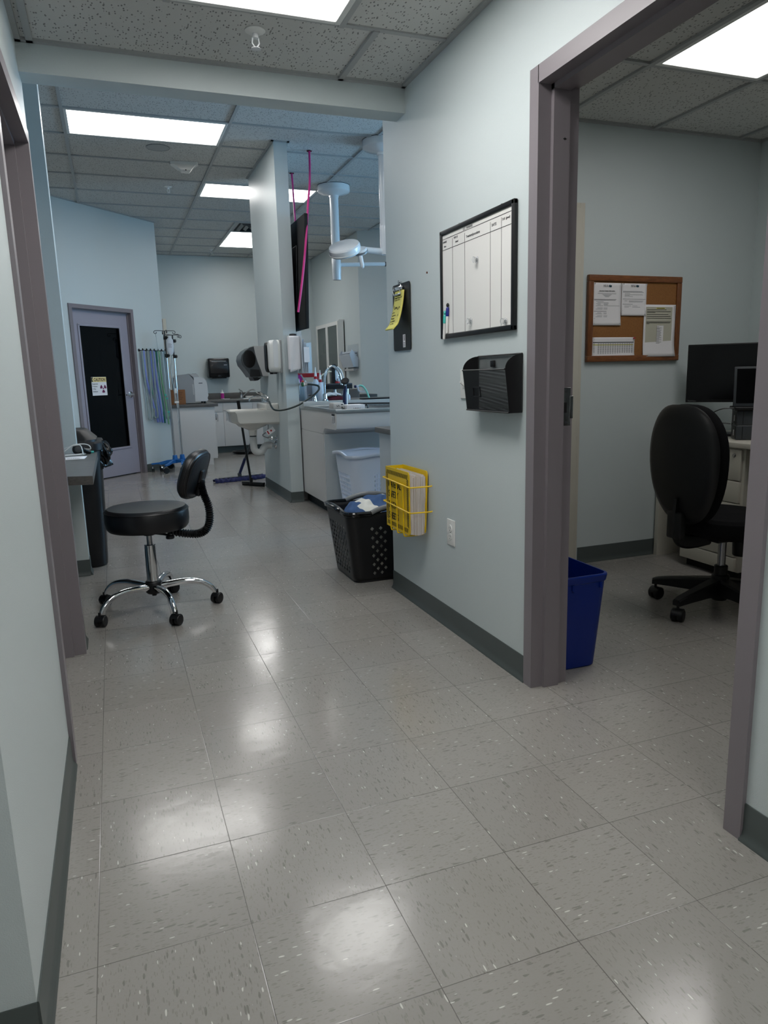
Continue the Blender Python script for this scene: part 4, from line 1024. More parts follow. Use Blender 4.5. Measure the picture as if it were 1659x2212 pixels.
for z, s in ((.370, .55), (.376, .86), (.392, .97), (.425, 1.0), (.455, .985), (.470, .93), (.478, .75), (.480, .3)):
    R.append([(hx+.035+.245*s*math.copysign(abs(cos(t))**.75, cos(t))+0, hy+.25*s*math.copysign(abs(sin(t))**.75, sin(t)), z-(.012*(cos(t)+.2 > 0)*max(0, cos(t))) ) for t in [2*pi*k/44 for k in range(44)]])
m.loft(R); m.put('seat', M['fabric'], oc)
def chairback(th0, th1):
    m = MB(); R = []
    for x, s in ((th0, .80), (th0+.004, .93), (th0+.014, .99), (th1-.012, 1.0), (th1-.003, .95), (th1, .82)):
        ring = []
        for k in range(52):
            t = 2*pi*k/52; c_, s_ = cos(t), sin(t)
            zz = .268*s*math.copysign(abs(s_)**.85, s_); hz = .5+.5*zz/.268
            wdt = .218*(.80+.16*sin(pi*min(1, max(0, hz*.8)))+.05*hz) 
            yy = wdt*s*math.copysign(abs(c_)**.66, c_)
            lum = -.045*cos((hz-.32)*2.6)      # lumbar curve
            ring.append((hx-.205+x+.9*yy*yy+lum-.085*hz, hy+yy, .712+zz))
        R.append(ring)
    m.loft(R); return m
chairback(-.030, .0).put('back_shell', M['black'], oc, ang=50)
chairback(-.004, .050).put('back_cushion', M['fabric'], oc, ang=50)
m = MB(); m.tube(cat([(hx-.08, hy, .358), (hx-.20, hy, .352), (hx-.262, hy, .38), (hx-.275, hy, .45), (hx-.27, hy, .56)]), .012, 8, flat=2.8); m.box(hx-.300, hx-.262, hy-.045, hy+.045, .375, .50, .01); m.put('back_bar', M['black'], oc)
for s in (-1, 1):
    m = MB(); yy = hy+s*.27
    m.tube(cat([(hx+.03, hy+s*.12, .362), (hx+.03, yy-s*.01, .372), (hx+.03, yy, .40), (hx+.05, yy, .60), (hx+.03, yy, .640)]), .012, 8, flat=1.8)
    m.rbox(hx+.025, yy, .25, .075, .640, .672, .036, .012); m.put('armrest', M['black'], oc)

# ---- blue recycling bin just inside the office door
bb = thing('recycling_bin', 'blue plastic wastebasket just inside the office doorway', 'bin', (1.435, 1.00, 0))
m = MB(); R = []
def rr_ring(cx, cy, w_, d_, z, r, n=6):
    t_ = MB(); t_.rbox(cx, cy, w_, d_, z, z+1, r, 0, n); return t_.v[:len(t_.v)//2]
for z, w_, d_ in ((.0, .160, .275), (.006, .170, .285), (.20, .187, .325), (.35, .198, .355), (.355, .206, .363), (.378, .212, .371), (.383, .208, .367), (.383, .196, .353), (.35, .192, .349), (.02, .162, .277), (.01, .01, .01)):
    R.append(rr_ring(1.425, 1.01, w_, d_, z, min(.035, w_/2.1)))
m.loft(R); m.put('body', M['blue'], bb, ang=28)
for x in (1.365, 1.488): MB().prism([(x-.004, .352), (x+.004, .352), (x+.004, .325), (x-.004, .33)], .826, .836, 'y').put('rib', M['blue'], bb, ang=0)

# ================================================================== DESK NOOK ON THE LEFT
nd = thing('wall_desk', 'grey wood-grain laminate counter built into the nook on the left', 'counter', (-1.1, 2.65, .70))
m = MB(); m.prism([(-2.09, 2.045), (-.40, 2.095), (-.287, 2.06), (-.287, 3.243), (-2.09, 3.243)], .697, .7365); m.put('worktop', M['desk'], nd, ang=0)
MB().prism([(-2.09, 2.0438), (-.40, 2.0938), (-.2865, 2.0585), (-.2865, 2.0605), (-.40, 2.0955), (-2.09, 2.0455)], .6972, .7345).put('edge_band', wood_mat('desk_edge_brown', (66,60,56), (88,82,76), (20,2,60), .5), nd, ang=0)
m = MB()
for y in (2.25, 3.05): m.box(-2.09, -1.2, y-.02, y+.02, .66, .697)
m.put('support_cleat', M['white'], nd, ang=0)
ZD = .7368
t = thing('paper_slip', 'white slip of paper with faint print on the nook counter', 'paper', (-.41, 2.95, ZD))
m = MB(); m.surf(lambda u, v: (-.47+.125*u+.01*v, 2.86+.16*v+.0*u, ZD+.0005+.002*sin(3*u)*v), 4, 4); m.put('sheet', M['paper'], t, solid=.0005)
m = MB()
for k in range(7): m.box(-.43+.009*k, -.425+.009*k, 2.90, 2.912, ZD+.002, ZD+.0028)
m.put('print', M['inkg'], t, ang=0)
t = thing('pen', 'white pen with a red end lying behind the paper slip', 'pen', (-.42, 3.06, ZD+.005), 0, 'pens and markers on the nook counter')
m = MB().tube([(-.455, 3.055, ZD+.006), (-.36, 3.085, ZD+.006), (-.345, 3.09, ZD+.006)], [.005, .005, .0015], 10); m.put('barrel', M['white'], t)
m = MB().tube([(-.50, 3.04, ZD+.006), (-.455, 3.055, ZD+.006)], .006, 10); m.put('cap', M['red'], t)
t = thing('dry_erase_marker', 'white marker with a teal cap near the far edge of the nook counter', 'marker', (-.35, 3.18, ZD), 0, 'pens and markers on the nook counter')
m = MB().tube([(-.40, 3.165, ZD+.007), (-.335, 3.185, ZD+.007)], .0065, 12); m.put('barrel', M['white'], t)
m = MB().tube([(-.335, 3.185, ZD+.007), (-.305, 3.195, ZD+.007)], [.0072, .0066], 12); m.put('cap', M['teal'], t)
t = thing('scope_head', 'black round scope head with a white looped cord on the nook counter', 'instrument', (-.385, 3.12, ZD))
m = MB().lathe_ax([(.012, 0), (.027, .003), (.030, .008), (.030, .022), (.022, .026), (.010, .027)], (-.385, 3.13, ZD+.0305), (.1,-1,.1), 26); m.put('head', M['black'], t)
m = MB().lathe_ax([(.018, 0), (.013, .001), (.001, .001)], (-.382, 3.101, ZD+.0335), (.1,-1,.1), 20); m.put('lens_ring', M['dgrey'], t)
m = MB().tube([(-.36, 3.14, ZD+.03), (-.335, 3.16, ZD+.012), (-.32, 3.165, ZD+.008)], [.012, .012, .009], 10); m.put('handle', M['black'], t)
m = MB(); m.tube(cat([(-.50, 3.08, ZD+.006), (-.46, 3.09, ZD+.022), (-.41, 3.10, ZD+.056), (-.36, 3.11, ZD+.062), (-.325, 3.12, ZD+.052), (-.318, 3.13, ZD+.03), (-.345, 3.14, ZD+.03)]), .003, 7)
m.tube(cat([(-.48, 3.12, ZD+.03), (-.42, 3.11, ZD+.05), (-.372, 3.09, ZD+.058), (-.36, 3.085, ZD+.03), (-.36, 3.08, ZD+.006)]), .003, 7); m.put('cord', M['white'], t)
t = thing('pen', 'dark pen tip poking out near the front edge of the nook counter', 'pen', (-.43, 2.2, ZD), 0, 'pens and markers on the nook counter')
m = MB().tube([(-.54, 2.26, ZD+.005), (-.42, 2.205, ZD+.005)], .0045, 10); m.put('barrel', M['black'], t)
m = MB().tube([(-.42, 2.205, ZD+.005), (-.398, 2.196, ZD+.003)], [.0042, .001], 10); m.put('tip', M['chrome'], t)

# ---- tall rubbish bin behind the stub wall
tb = thing('trash_can', 'tall black rubbish bin with hooded lid and liner, behind the short wall end', 'trash can', (-.48, 3.62, 0))
m = MB(); m.loft([rr_ring(-.475, 3.60, w_, d_, z, .07) for z, w_, d_ in ((0, .34, .34), (.01, .355, .355), (.35, .385, .385), (.74, .41, .41))]); m.put('body', M['black'], tb)
m = MB(); m.loft([rr_ring(-.475, 3.60, w_, d_, z, .075) for z, w_, d_ in ((.73, .425, .425), (.735, .435, .435), (.775, .435, .435), (.785, .425, .425))])
m.loft([rr_ring(-.49, 3.60, .40, .40, .783, .07), rr_ring(-.49, 3.60, .40, .39, .798, .07), rr_ring(-.50, 3.61, .315, .29, .850, .05), rr_ring(-.50, 3.61, .29, .27, .857, .05)]); m.put('hooded_lid', mat('lid_black', (13,13,15), .5), tb)
m = MB(); rnd = random.Random(9)
def bagf(u, v):
    a = 2*pi*u; r = .205+.016*sin(9*a+v*2)+.012*sin(23*a-3*v)+.02*v
    drop = .09+.05*max(0, cos(a+.4))
    return (-.475+r*1.06*cos(a), 3.60+r*1.06*sin(a), .755-drop*v+.006*sin(14*a+2))
m.surf(bagf, 90, 10); 
m.put('liner', M['bag'], tb, ang=60, solid=.002)
m = MB()
def knot(u, v):
    a = 2*pi*u; r = .046*sin(pi*min(1, v+.12))**.8*(1+.3*sin(3*a+6*v)+.18*sin(7*a-9*v))
    return (-.262+r*cos(a)*.8+.018*v, 3.50+r*sin(a), .785-.175*v)
m.surf(knot, 36, 18); m.put('liner_knot', M['bag'], tb, ang=60)
# ================================================================== TREATMENT ROOM, LEFT SIDE
# ---- caution sign taped on the x-ray room door glass
sg = thing('caution_sign', 'caution x-ray radiation sign taped to the dark door glass', 'sign', tuple(ang_pt(1.1, 1.1)))
AU = TR((AX, AY, 0), UA, NA, (0,0,1)) @ Matrix.Translation((0,0,0))
def AP(s, off, z): return Vector((AX, AY, 0)) - UA*s + NA*off + Vector((0,0,z))
so = -.0685; sa, sb, sz0, sz1 = 1.232, 1.000, .990, 1.205
m = MB().at(A); m.box(sb, sa, so, so+.0012, sz0, sz1); m.put('sign_panel', M['paper'], sg, ang=0)
m = MB().at(A); m.box(sb, sa, so+.0012, so+.0016, 1.146, sz1-.002); m.put('header_band', mat('faded_yellow', (226,208,146), .7), sg, ang=0)
text('CAUTION', .050, AP(1.196, so+.0017, 1.157), UA, (0,0,1), mat('dark_red_ink', (70,18,22), .6), sg, squeeze=.80, depth=.0003, bold=.0012)
m = MB().at(A); m.prism([(sa-.001, 1.150), (sa-.026, 1.150), (sa-.014, 1.172), (sa-.026, 1.203), (sa-.001, 1.203)], so+.0016, so+.0022, 'y'); m.put('corner_mark', M['ink'], sg, ang=0)
for s_, z in (('Equipment', 1.117), ('Produces', 1.088), ('X-Ray', 1.059), ('Radiation', 1.029)): text(s_, .026, AP(1.224, so+.0017, z), UA, (0,0,1), M['ink'], sg, squeeze=.78, depth=.0003)
mg = mat('trefoil_magenta', (104,20,72), .6); tc_ = (1.058, 1.070)
for a0 in (150, 30, 270):
    m = MB().at(A); pts = []
    for k in range(9): a = radians(a0-30+60*k/8); pts.append((tc_[0]-.050*cos(a), tc_[1]+.050*sin(a)))
    for k in range(9): a = radians(a0+30-60*k/8); pts.append((tc_[0]-.016*cos(a), tc_[1]+.016*sin(a)))
    m.prism(pts, so+.0012, so+.0017, 'y'); m.put('trefoil_blade', mg, sg, ang=0)
m = MB().at(A); m.prism([(tc_[0]+.009*cos(2*pi*k/16), tc_[1]+.009*sin(2*pi*k/16)) for k in range(16)], so+.0012, so+.0018, 'y'); m.put('trefoil_centre', mg, sg, ang=0)

# ---- hooks and breathing hoses on the angled wall
HL = ('dark wall hook closest to the x-ray door frame', 'dark wall hook above the left periwinkle hose', 'dark wall hook above the thin green hose', 'dark wall hook above the doubled periwinkle hoses', 'dark wall hook above the dark green hose', 'dark wall hook above the pale green looped hose', 'dark wall hook at the right end, above the sky blue hose')
for k, s in enumerate((.475, .405, .335, .265, .195, .125, .06)):
    t = thing('wall_hook', HL[k], 'hook', tuple(ang_pt(s, 1.52)), 0, 'row of hooks carrying the hoses')
    MB().lathe_ax([(.018, 0), (.018, .004), (.008, .006)], ang_pt(s, 1.525), NA, 14).put('plate', M['dgrey'], t)
    MB().tube(cat([ang_pt(s, 1.525, .004), ang_pt(s, 1.52, .045), ang_pt(s, 1.53, .06), ang_pt(s, 1.545, .062)]), .006, 8).put('peg', M['blackm'], t)
HG = 'breathing hoses hanging beside the door'
def hose(label, s0, s1, zb, col, r=.011, loop=True, off=.045, z0=1.52):
    mid = (s0+s1)/2
    if loop: P = [ang_pt(s0, z0, off), ang_pt(s0-.004, (z0+zb)/2+.15, off), ang_pt(s0-.018, zb+.20, off), ang_pt(mid+.02, zb+.03, off), ang_pt(mid, zb, off), ang_pt(mid-.02, zb+.03, off+.02), ang_pt(s1+.006, zb+.22, off+.02), ang_pt(s1, (z0+zb)/2+.1, off+.02), ang_pt(s1, z0, off+.02)]
    else: P = [ang_pt(s0, z0, off), ang_pt(s0-.01, z0-.35, off), ang_pt((s0+s1)/2-.012, z0-.65, off), ang_pt(s1, zb, off)]
    P = cat(P, 8); t = tag(MB().tube(P, r*1.25, 9).put('breathing_hose', col), label, 'hose', HG); return t
hose('clear hose hanging closest to the door frame', .470, .395, .66, M['cleart'], .010)
hose('periwinkle blue hose curving in front of the clear one, left of the row', .445, .29, .62, M['lilac'], .011, loop=False)
hose('thin green hose hanging straight between the periwinkle ones', .385, .285, .62, M['tealt'], .006, loop=False)
hose('clear crumpled hose behind the thin green one', .352, .31, .68, M['cleart'], .010)
hose('left one of the doubled periwinkle hoses in the middle of the row', .325, .245, .62, M['lilac'], .011, loop=False)
hose('right one of the doubled periwinkle hoses in the middle of the row', .282, .215, .61, M['lilac'], .011, loop=False, off=.06)
hose('dark green hose hanging straight right of the periwinkle pair', .212, .160, .60, M['dteal'], .009, loop=False)
hose('pale green looped hose with small teal fittings', .168, .095, .58, M['lime'], .008, loop=False, off=.05)
hose('pale clear hose looped over the hook next to the pale green one', .118, .075, .66, M['cleart'], .010)
hose('sky blue hose at the right end of the row', .060, .030, .56, M['sky'], .0095, loop=False)
for k, (s, z, lb) in enumerate(((.128, .96, 'upper'), (.105, .915, 'second'), (.095, .74, 'third'), (.082, .70, 'lowest'))):
    tag(MB().box(-.012, .012, -.006, .006, -.012, .012, .004).put('hose_clamp', M['teal']), '%s of the four small teal clamps on the pale green hose' % lb, 'clamp', 'teal clamps on the pale green hose').location = ang_pt(s, z, .065)

# ---- IV poles nested together
def iv_pole(label, x, y, top, k1, k2, rot):
    t = thing('iv_pole', label, 'iv pole', (x, y, 0), 0, 'nested iv poles')
    m = MB(); m.lathe([(.028, .10), (.034, .11), (.034, .15), (.028, .20), (.018, .205)], (x, y, 0), 20); m.put('hub', M['blueb'], t)
    MB().lathe([(.0135, .19), (.0135, 1.42)], (x, y, 0), 16).put('lower_tube', M['chrome'], t)
    MB().lathe([(.0085, 1.40), (.0085, top)], (x, y, 0), 12).put('upper_rod', M['dgrey'], t)
    for z in (k1, k2):
        m = MB(); m.lathe([(.014, -.022), (.02, -.02), (.02, .02), (.014, .022)], (x, y, z), 16); m.lathe_ax([(.010, .018), (.02, .022), (.022, .03), (.018, .038)], (x, y, z), (cos(rot), sin(rot)-1, 0), 8); m.put('clamp_knob', M['black'], t)
    for k in range(4):
        a = rot+pi/2*k; d = Vector((cos(a), sin(a), 0)); c_ = Vector((x, y, top))
        P = [c_+Vector((0,0,-.004)), c_+d*.05, c_+d*.105, c_+d*.125+Vector((0,0,-.006)), c_+d*.130+Vector((0,0,-.024)), c_+d*.116+Vector((0,0,-.036)), c_+d*.100+Vector((0,0,-.028)), c_+d*.103+Vector((0,0,-.016))]
        MB().tube(cat(P, 4), .0042, 7).put('hook', M['dgrey'], t)
    for k in range(5):
        a = rot+.3+2*pi*k/5; d = Vector((cos(a), sin(a), 0)); c_ = Vector((x, y, 0))
        n_ = Vector((-d.y, d.x, 0)); R = []
        for s, hw, zt, zb in ((.02, .020, .150, .105), (.10, .017, .142, .112), (.20, .015, .118, .096), (.27, .015, .112, .094), (.295, .014, .110, .094)):
            q = c_+d*s; R.append([tuple(q+n_*(sx*hw)+Vector((0,0,zz))) for sx, zz in ((-1, zb), (1, zb), (1, zt), (-1, zt))])
        l = MB().loft(R).put('leg', M['blueb'], t)
        q = c_+d*.28; caster(l, q.x, q.y, .038, .011, a+.8*k, zt=.098, mats=(M['black'], M['dchrome']))
    return t
iv_pole('left iv pole with four hooks and blue wheeled base, by the hoses', .505, 8.36, 1.752, 1.665, 1.450, .15)
iv_pole('right iv pole with slightly lower hooks, nested into the left one', .600, 8.41, 1.705, 1.630, 1.440, .55)
for k, (lb, x, y, zt, zb, col, r) in enumerate((('clear bag tubing hanging between the two iv poles', .555, 8.36, 1.66, .86, M['cleart'], .006), ('thin clear drip line hanging from the left iv pole hook', .395, 8.34, 1.72, .70, M['cleart'], .0028), ('white drip line with a roller clamp right of the left iv pole', .575, 8.30, 1.45, .62, M['white'], .0025))):
    P = cat([(x, y, zt), (x+.012, y, zt-.25), (x-.01, y, (zt+zb)/2), (x+.01, y, zb+.1), (x, y, zb)], 6)
    t = thing('drip_line', lb, 'tubing', (x, y, zb), 0, 'drip lines on the iv poles')
    MB().tube(P, r, 7).put('tube', col, t)
    if k == 2:
        MB().box(x-.014, x+.014, y-.008, y+.008, .985, 1.045, .004).put('roller_clamp', M['white'], t); MB().box(x-.02, x+.03, y-.008, y+.008, .86, .885, .003).put('connector', M['white'], t)
t = thing('fluid_bag', 'crumpled clear fluid bag hanging from the right iv pole', 'iv bag', (.555, 8.32, 1.5))
m = MB(); m.loft([[(.555+w_*cos(a), 8.32+.018*sin(a)*(.6+w_*8), z) for a in [2*pi*k/18 for k in range(18)]] for z, w_ in ((1.685, .008), (1.66, .022), (1.64, .040), (1.56, .046), (1.50, .042), (1.47, .030), (1.455, .008))]); m.put('pouch', M['trans'], t)
m = MB()
for k in range(4): m.box(.532, .575-.008*(k % 2), 8.300, 8.3012, 1.55+.014*k, 1.554+.014*k)
m.put('printed_label', M['inkg'], t, ang=0)

# ================================================================== LAB CABINETS AT THE BACK
CZ = .826
pc = thing('lab_cabinet', 'white laminate cabinet end facing the camera, carrying the analyser', 'cabinet', (.8, 9.5, 0))
MB().box(.52, 1.095, 8.835, 11.26, .10, CZ-.038).put('carcass', M['lam'], pc, ang=0)
MB().box(.52, 1.045, 8.815, 11.26, 0, .10).put('plinth', M['lam'], pc, ang=0)
MB().box(.52, 1.102, 8.812, 8.836, .085, CZ-.038, .002).put('end_panel', M['lam'], pc)
for y in (8.85, 9.45, 10.05):
    d = MB().box(1.095, 1.113, y, y+.59, .105, CZ-.05, .002).put('door', M['lam'], pc)
    MB().box(1.113, 1.135, y+.04, y+.05, .60, .70, .003).put('handle', M['dchrome'], d)
MB().box(.519, 1.150, 8.775, 11.268, CZ-.038, CZ, .004).put('worktop', M['counter'], pc)
bc_ = thing('base_cabinet', 'white laminate base cabinets with a sink along the back wall', 'cabinet', (2.1, 10.8, 0))
MB().box(1.151, 3.195, 10.345, 11.26, .105, CZ-.038).put('carcass', M['lam'], bc_, ang=0)
MB().box(1.151, 3.195, 10.42, 11.26, 0, .105).put('toe_kick', M['base'], bc_, ang=0)
for k, xa in enumerate((1.155, 1.425, 1.885, 2.345, 2.80)):
    xb = (1.421, 1.881, 2.341, 2.796, 3.19)[k]
    MB().box(xa, xb, 10.327, 10.345, .645, CZ-.048, .002).put('false_front', M['lam'], bc_)
    d = MB().box(xa, xb, 10.327, 10.345, .11, .638, .002).put('door', M['lam'], bc_)
    hx_ = xb-.05 if k % 2 == 0 else xa+.04
    if k == 0: hx_ = 1.33
    m = MB(); m.tube([(hx_, 10.327, .50), (hx_, 10.300, .505), (hx_, 10.300, .605), (hx_, 10.327, .61)], .004, 7); m.put('handle', M['dchrome'], d)
MB().box(1.151, 3.198, 10.305, 11.268, CZ-.038, CZ, .004).put('worktop', M['counter'], bc_)
MB().box(1.151, 3.198, 11.240, 11.268, CZ, CZ+.095, .003).put('backsplash', M['counter'], bc_)
m = MB(); m.loft([rr_ring(2.03, 10.82, w_, d_, z, .04) for z, w_, d_ in ((CZ+.0005, .52, .42), (CZ+.006, .51, .41), (CZ+.006, .45, .35), (CZ-.02, .44, .34), (CZ-.022, .1, .1))]); m.put('sink_basin', M['steel'], bc_, ang=40)
fa = thing('faucet', 'chrome faucet of the sink at the back counter', 'faucet', (1.85, 11.0, CZ))
m = MB(); m.lathe([(.03, 0), (.03, .02), (.024, .03), (.024, .09), (.028, .10), (.02, .125), (.006, .135)], (1.835, 11.02, CZ)); m.put('body', M['dchrome'], fa)
m = MB(); m.tube(cat([(1.84, 11.0, CZ+.02), (1.90, 10.97, CZ+.08), (1.97, 10.94, CZ+.13), (2.03, 10.92, CZ+.135), (2.04, 10.915, CZ+.115)]), .011, 10); m.put('spout', M['dchrome'], fa)
m = MB(); m.tube([(1.835, 11.02, CZ+.12), (1.80, 11.04, CZ+.155)], [.008, .006], 8); m.put('lever', M['dchrome'], fa)
t = thing('soap_bar_dish', 'small white dish on the back counter behind the spout', 'dish', (2.02, 10.99+.1, CZ)); MB().rbox(1.985, 11.13, .13, .07, CZ+.0005, CZ+.035, .02, .008).put('dish', M['white'], t)
t = thing('paper_pad', 'flat white card lying on the back counter before the pink bottle', 'card', (1.54, 10.8, CZ)); MB().box(1.50, 1.60, 10.72, 10.80, CZ+.0005, CZ+.008, .002).put('card', M['paper'], t)
t = thing('squeeze_bottle', 'white bottle with a magenta label on the back counter', 'bottle', (1.507, 10.9, CZ))
MB().lathe([(.026, .0005), (.028, .004), (.028, .10), (.022, .112), (.011, .118), (.011, .124)], (1.507, 10.9, CZ)).put('body', M['white'], t)
MB().lathe([(.0285, .012), (.0285, .095)], (1.507, 10.9, CZ), caps=False).put('printed_label', M['purple'], t)
MB().lathe([(.013, .12), (.013, .135), (.008, .15), (.003, .155)], (1.507, 10.9, CZ)).put('cap', M['white'], t)

# ---- analyser on the cabinet
an = thing('lab_analyzer', 'bulky light grey lab analyser with a curved white front on the cabinet', 'analyser', (.86, 9.15, CZ))
old = MB(); AA = RZ((.875, 9.16, CZ), radians(0))
m = MB().at(AA); m.prism([(-.19, .02), (.0, .02), (.0, .315), (-.06, .40), (-.21, .385), (-.26, .35), (-.26, .02)], -.20, .22, 'y'); m.put('side_housing', M['grey'] if 0 else mat('analyser_grey', (150,152,154), .45), an, ang=40)
m = MB().at(AA); R = []
prof = [(.0, .03), (.155, .03), (.17, .045), (.165, .075), (.18, .11), (.172, .15), (.175, .25), (.165, .30), (.14, .335), (.09, .352), (.0, .35)]
m.prism(prof, -.205, .225, 'y'); m.put('front_cover', mat('analyser_white', (206,206,206), .3), an, ang=25)
m = MB().at(AA); m.prism([(-.06, .402), (.0, .352), (.075, .356), (.05, .398)], -.19, .20, 'y'); m.put('control_deck', M['lgrey'], an, ang=0)
m = MB().at(AA); m.add([(-.012, -.1915, .394), (.03, -.1915, .394)] and [(-.02, -.195, .403), (.0, -.12, .400), (.02, -.12, .400), (.005, -.195, .403)], [(0,1,2,3)]); m.box(.012, .042, -.15, .05, .396, .402); m.put('display', M['dgrey'], an, ang=0)
m = MB().at(AA); m.box(.06, .11, -.2075, -.205, .268, .278); m.put('badge', M['dgrey'], an, ang=0)
m = MB().at(AA); m.box(-.028, -.008, -.203, -.1995, .12, .26, .002); m.put('side_grip', M['lgrey'], an)
for sx in (-.2, .13):
    for sy in (-.15, .17): MB().at(AA).lathe([(.016, .0005), (.018, .03)], (sx, sy, 0), 12).put('foot', M['black'], an)
t = thing('cardboard_box', 'brown cardboard box on the cabinet in front of the analyser', 'box', (.64, 8.87, CZ))
MB().box(.545, .735, 8.80, 8.945, CZ+.0006, CZ+.195, .002).put('carton', M['card'], t)
m = MB(); m.box(.545, .735, 8.868, 8.876, CZ+.195, CZ+.1956); m.put('flap_seam', M['ink'], t, ang=0)
m = MB()
for k in range(5): m.box(.60, .70-.012*(k % 3), 8.7990, 8.7997, CZ+.155-.022*k, CZ+.159-.022*k)
m.put('print', mat('carton_print', (84,54,36), .8), t, ang=0)

# ---- cream upright strip on the side wall past the corner, black paper towel dispenser
t = thing('cream_panel', 'narrow cream upright panel beside the corner behind the iv poles', 'panel', (.71, 11.2, 0))
MB().box(.625, .735, 11.15, 11.268, CZ+.0005, 2.115, .004).put('board', M['cream'], t)
MB().box(.675, .682, 11.148, 11.1505, CZ+.02, 2.11).put('seam', M['brown'], t, ang=0)
def rolltowel():
    t = thing('towel_dispenser', 'black smoked paper towel dispenser on the back wall over the sink counter', 'dispenser', (1.505, 11.27, 1.16))
    m = MB(); m.rbox(1.505, 11.16, .345, .215, 1.175, 1.485, .03, .02); m.put('housing', M['blackg'], t)
    m = MB(); m.box(1.365, 1.645, 11.048, 11.054, 1.245, 1.455, .003); m.put('front_window', mat('smoked_window', (44,42,42), .12), t)
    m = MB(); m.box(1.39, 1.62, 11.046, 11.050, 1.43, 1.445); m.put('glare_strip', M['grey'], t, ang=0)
    m = MB(); m.box(1.39, 1.62, 11.07, 11.20, 1.160, 1.176, .003); m.put('tear_bar', M['black'], t)
    m = MB(); m.prism([(1.475+.03*cos(a)+.03, 1.19+.028*sin(a)) for a in [pi*k/10 for k in range(11)]], 11.045, 11.0535, 'y'); m.put('push_tab', M['black'], t, ang=0)
    m = MB(); m.box(1.585, 1.635, 11.0465, 11.0485, 1.372, 1.380); m.put('badge', M['lgrey'], t, ang=0)
rolltowel()
t = thing('floor_mat', 'flat black oval mat on the floor under the back counter', 'mat', (1.78, 10.1, 0))
MB().loft([[(1.80+a_*cos(2*pi*k/30), 10.08+b_*sin(2*pi*k/30), z) for k in range(30)] for z, a_, b_ in ((.0, .26, .15), (.03, .31, .19), (.045, .32, .2), (.045, .28, .17), (.03, .26, .15))]).put('rubber_mat', M['black'], t)

# ================================================================== WALL END WITH WASH BASIN
XC_ = 1.296
t = thing('roll_towel_dispenser', 'large smoky grey rounded towel dispenser on the narrow wall', 'dispenser', (XC_, 6.12, 1.15))
ya, yb = 5.975, 6.275
prof = [(XC_-.001, 1.165), (XC_-.001, 1.450), (XC_-.105, 1.452), (XC_-.165, 1.440), (XC_-.215, 1.410), (XC_-.252, 1.365), (XC_-.262, 1.320), (XC_-.250, 1.272), (XC_-.215, 1.225), (XC_-.185, 1.180), (XC_-.170, 1.155), (XC_-.12, 1.150)]
back = [(XC_-.0005, 1.163), (XC_-.0005, 1.453), (XC_-.128, 1.455), (XC_-.118, 1.38), (XC_-.098, 1.30), (XC_-.070, 1.22), (XC_-.055, 1.163)]
MB().prism(back, ya-.004, yb+.004, 'y').put('back_housing', M['lgrey'], t, ang=40)
m = MB(); m.prism(prof, ya, yb, 'y'); m.put('smoked_cover', M['dgrey'], t, ang=40)
m = MB(); m.prism([(XC_-.180+.062*cos(2*pi*k/26), 1.330+.085*sin(2*pi*k/26)) for k in range(26)], ya-.003, ya+.001, 'y'); m.put('roll_window', mat('roll_window_dark', (26,24,24), .15), t, ang=0)
m = MB(); m.prism([(XC_-.185, 1.16), (XC_-.075, 1.16), (XC_-.085, 1.225), (XC_-.175, 1.232)], ya-.002, ya+.001, 'y'); m.put('lower_panel', M['black'], t, ang=0)
m = MB(); m.prism([(XC_-.15, 1.15), (XC_-.06, 1.152), (XC_-.10, 1.122), (XC_-.135, 1.118)], ya+.02, yb-.02, 'y'); m.put('outlet_chute', M['black'], t, ang=0)
m = MB(); m.add([(XC_-.13, ya+.03, 1.15), (XC_-.13, yb-.04, 1.15), (XC_-.07, yb-.04, 1.128), (XC_-.07, ya+.03, 1.132)], [(0,1,2,3)]); m.put('paper_end', M['paper'], t, ang=0, solid=.001)
def soap(label, y0, y1, z0, z1, mt, mt2, win):
    t = thing('soap_dispenser', label, 'dispenser', (XC_, (y0+y1)/2, z0), 0, 'soap dispensers on the narrow wall')
    m = MB(); m.box(XC_-.020, XC_-.0005, y0+.002, y1-.002, z0-.002, z1, .004); m.put('back_plate', mt2, t)
    m = MB(); mm = TR((XC_-.016, 0, 0), (0,1,0), (0,0,1), (1,0,0)); m.M = mm @ Matrix.Rotation(0, 4, 'Z')
    R = []
    for d, s in ((0, 1), (-.05, 1), (-.078, .97), (-.092, .88), (-.098, .6)):
        r_ = MB(); r_.rbox((y0+y1)/2, (z0+z1)/2, (y1-y0)*s, (z1-z0)*(1-(1-s)*.45), d, d+1, min(.05, (y1-y0)*s*.49), 0, 6); R.append(r_.v[:len(r_.v)//2])
    m.loft(R); m.put('cover', mt, t, ang=45)
    m = MB(); m.prism([(XC_-.058+.022*cos(a), (z0+z1)/2+.02+(.100 if sin(a) > 0 else -.1)+.022*sin(a)) for a in [2*pi*k/24 for k in range(24)]], y0-.0022, y0+.001, 'y'); m.put('side_relief', win, t, ang=0)
    m = MB(); m.box(XC_-.075, XC_-.045, (y0+y1)/2-.02, (y0+y1)/2+.02, z0-.014, z0, .003); m.put('nozzle', M['black'], t)
soap('white foam soap dispenser nearest the wall end', 5.292, 5.402, 1.190, 1.478, M['white'], M['lgrey'], M['whitem'])
soap('black soap dispenser tucked behind the white one', 5.455, 5.565, 1.190, 1.470, M['black'], M['black'], M['blackg'])

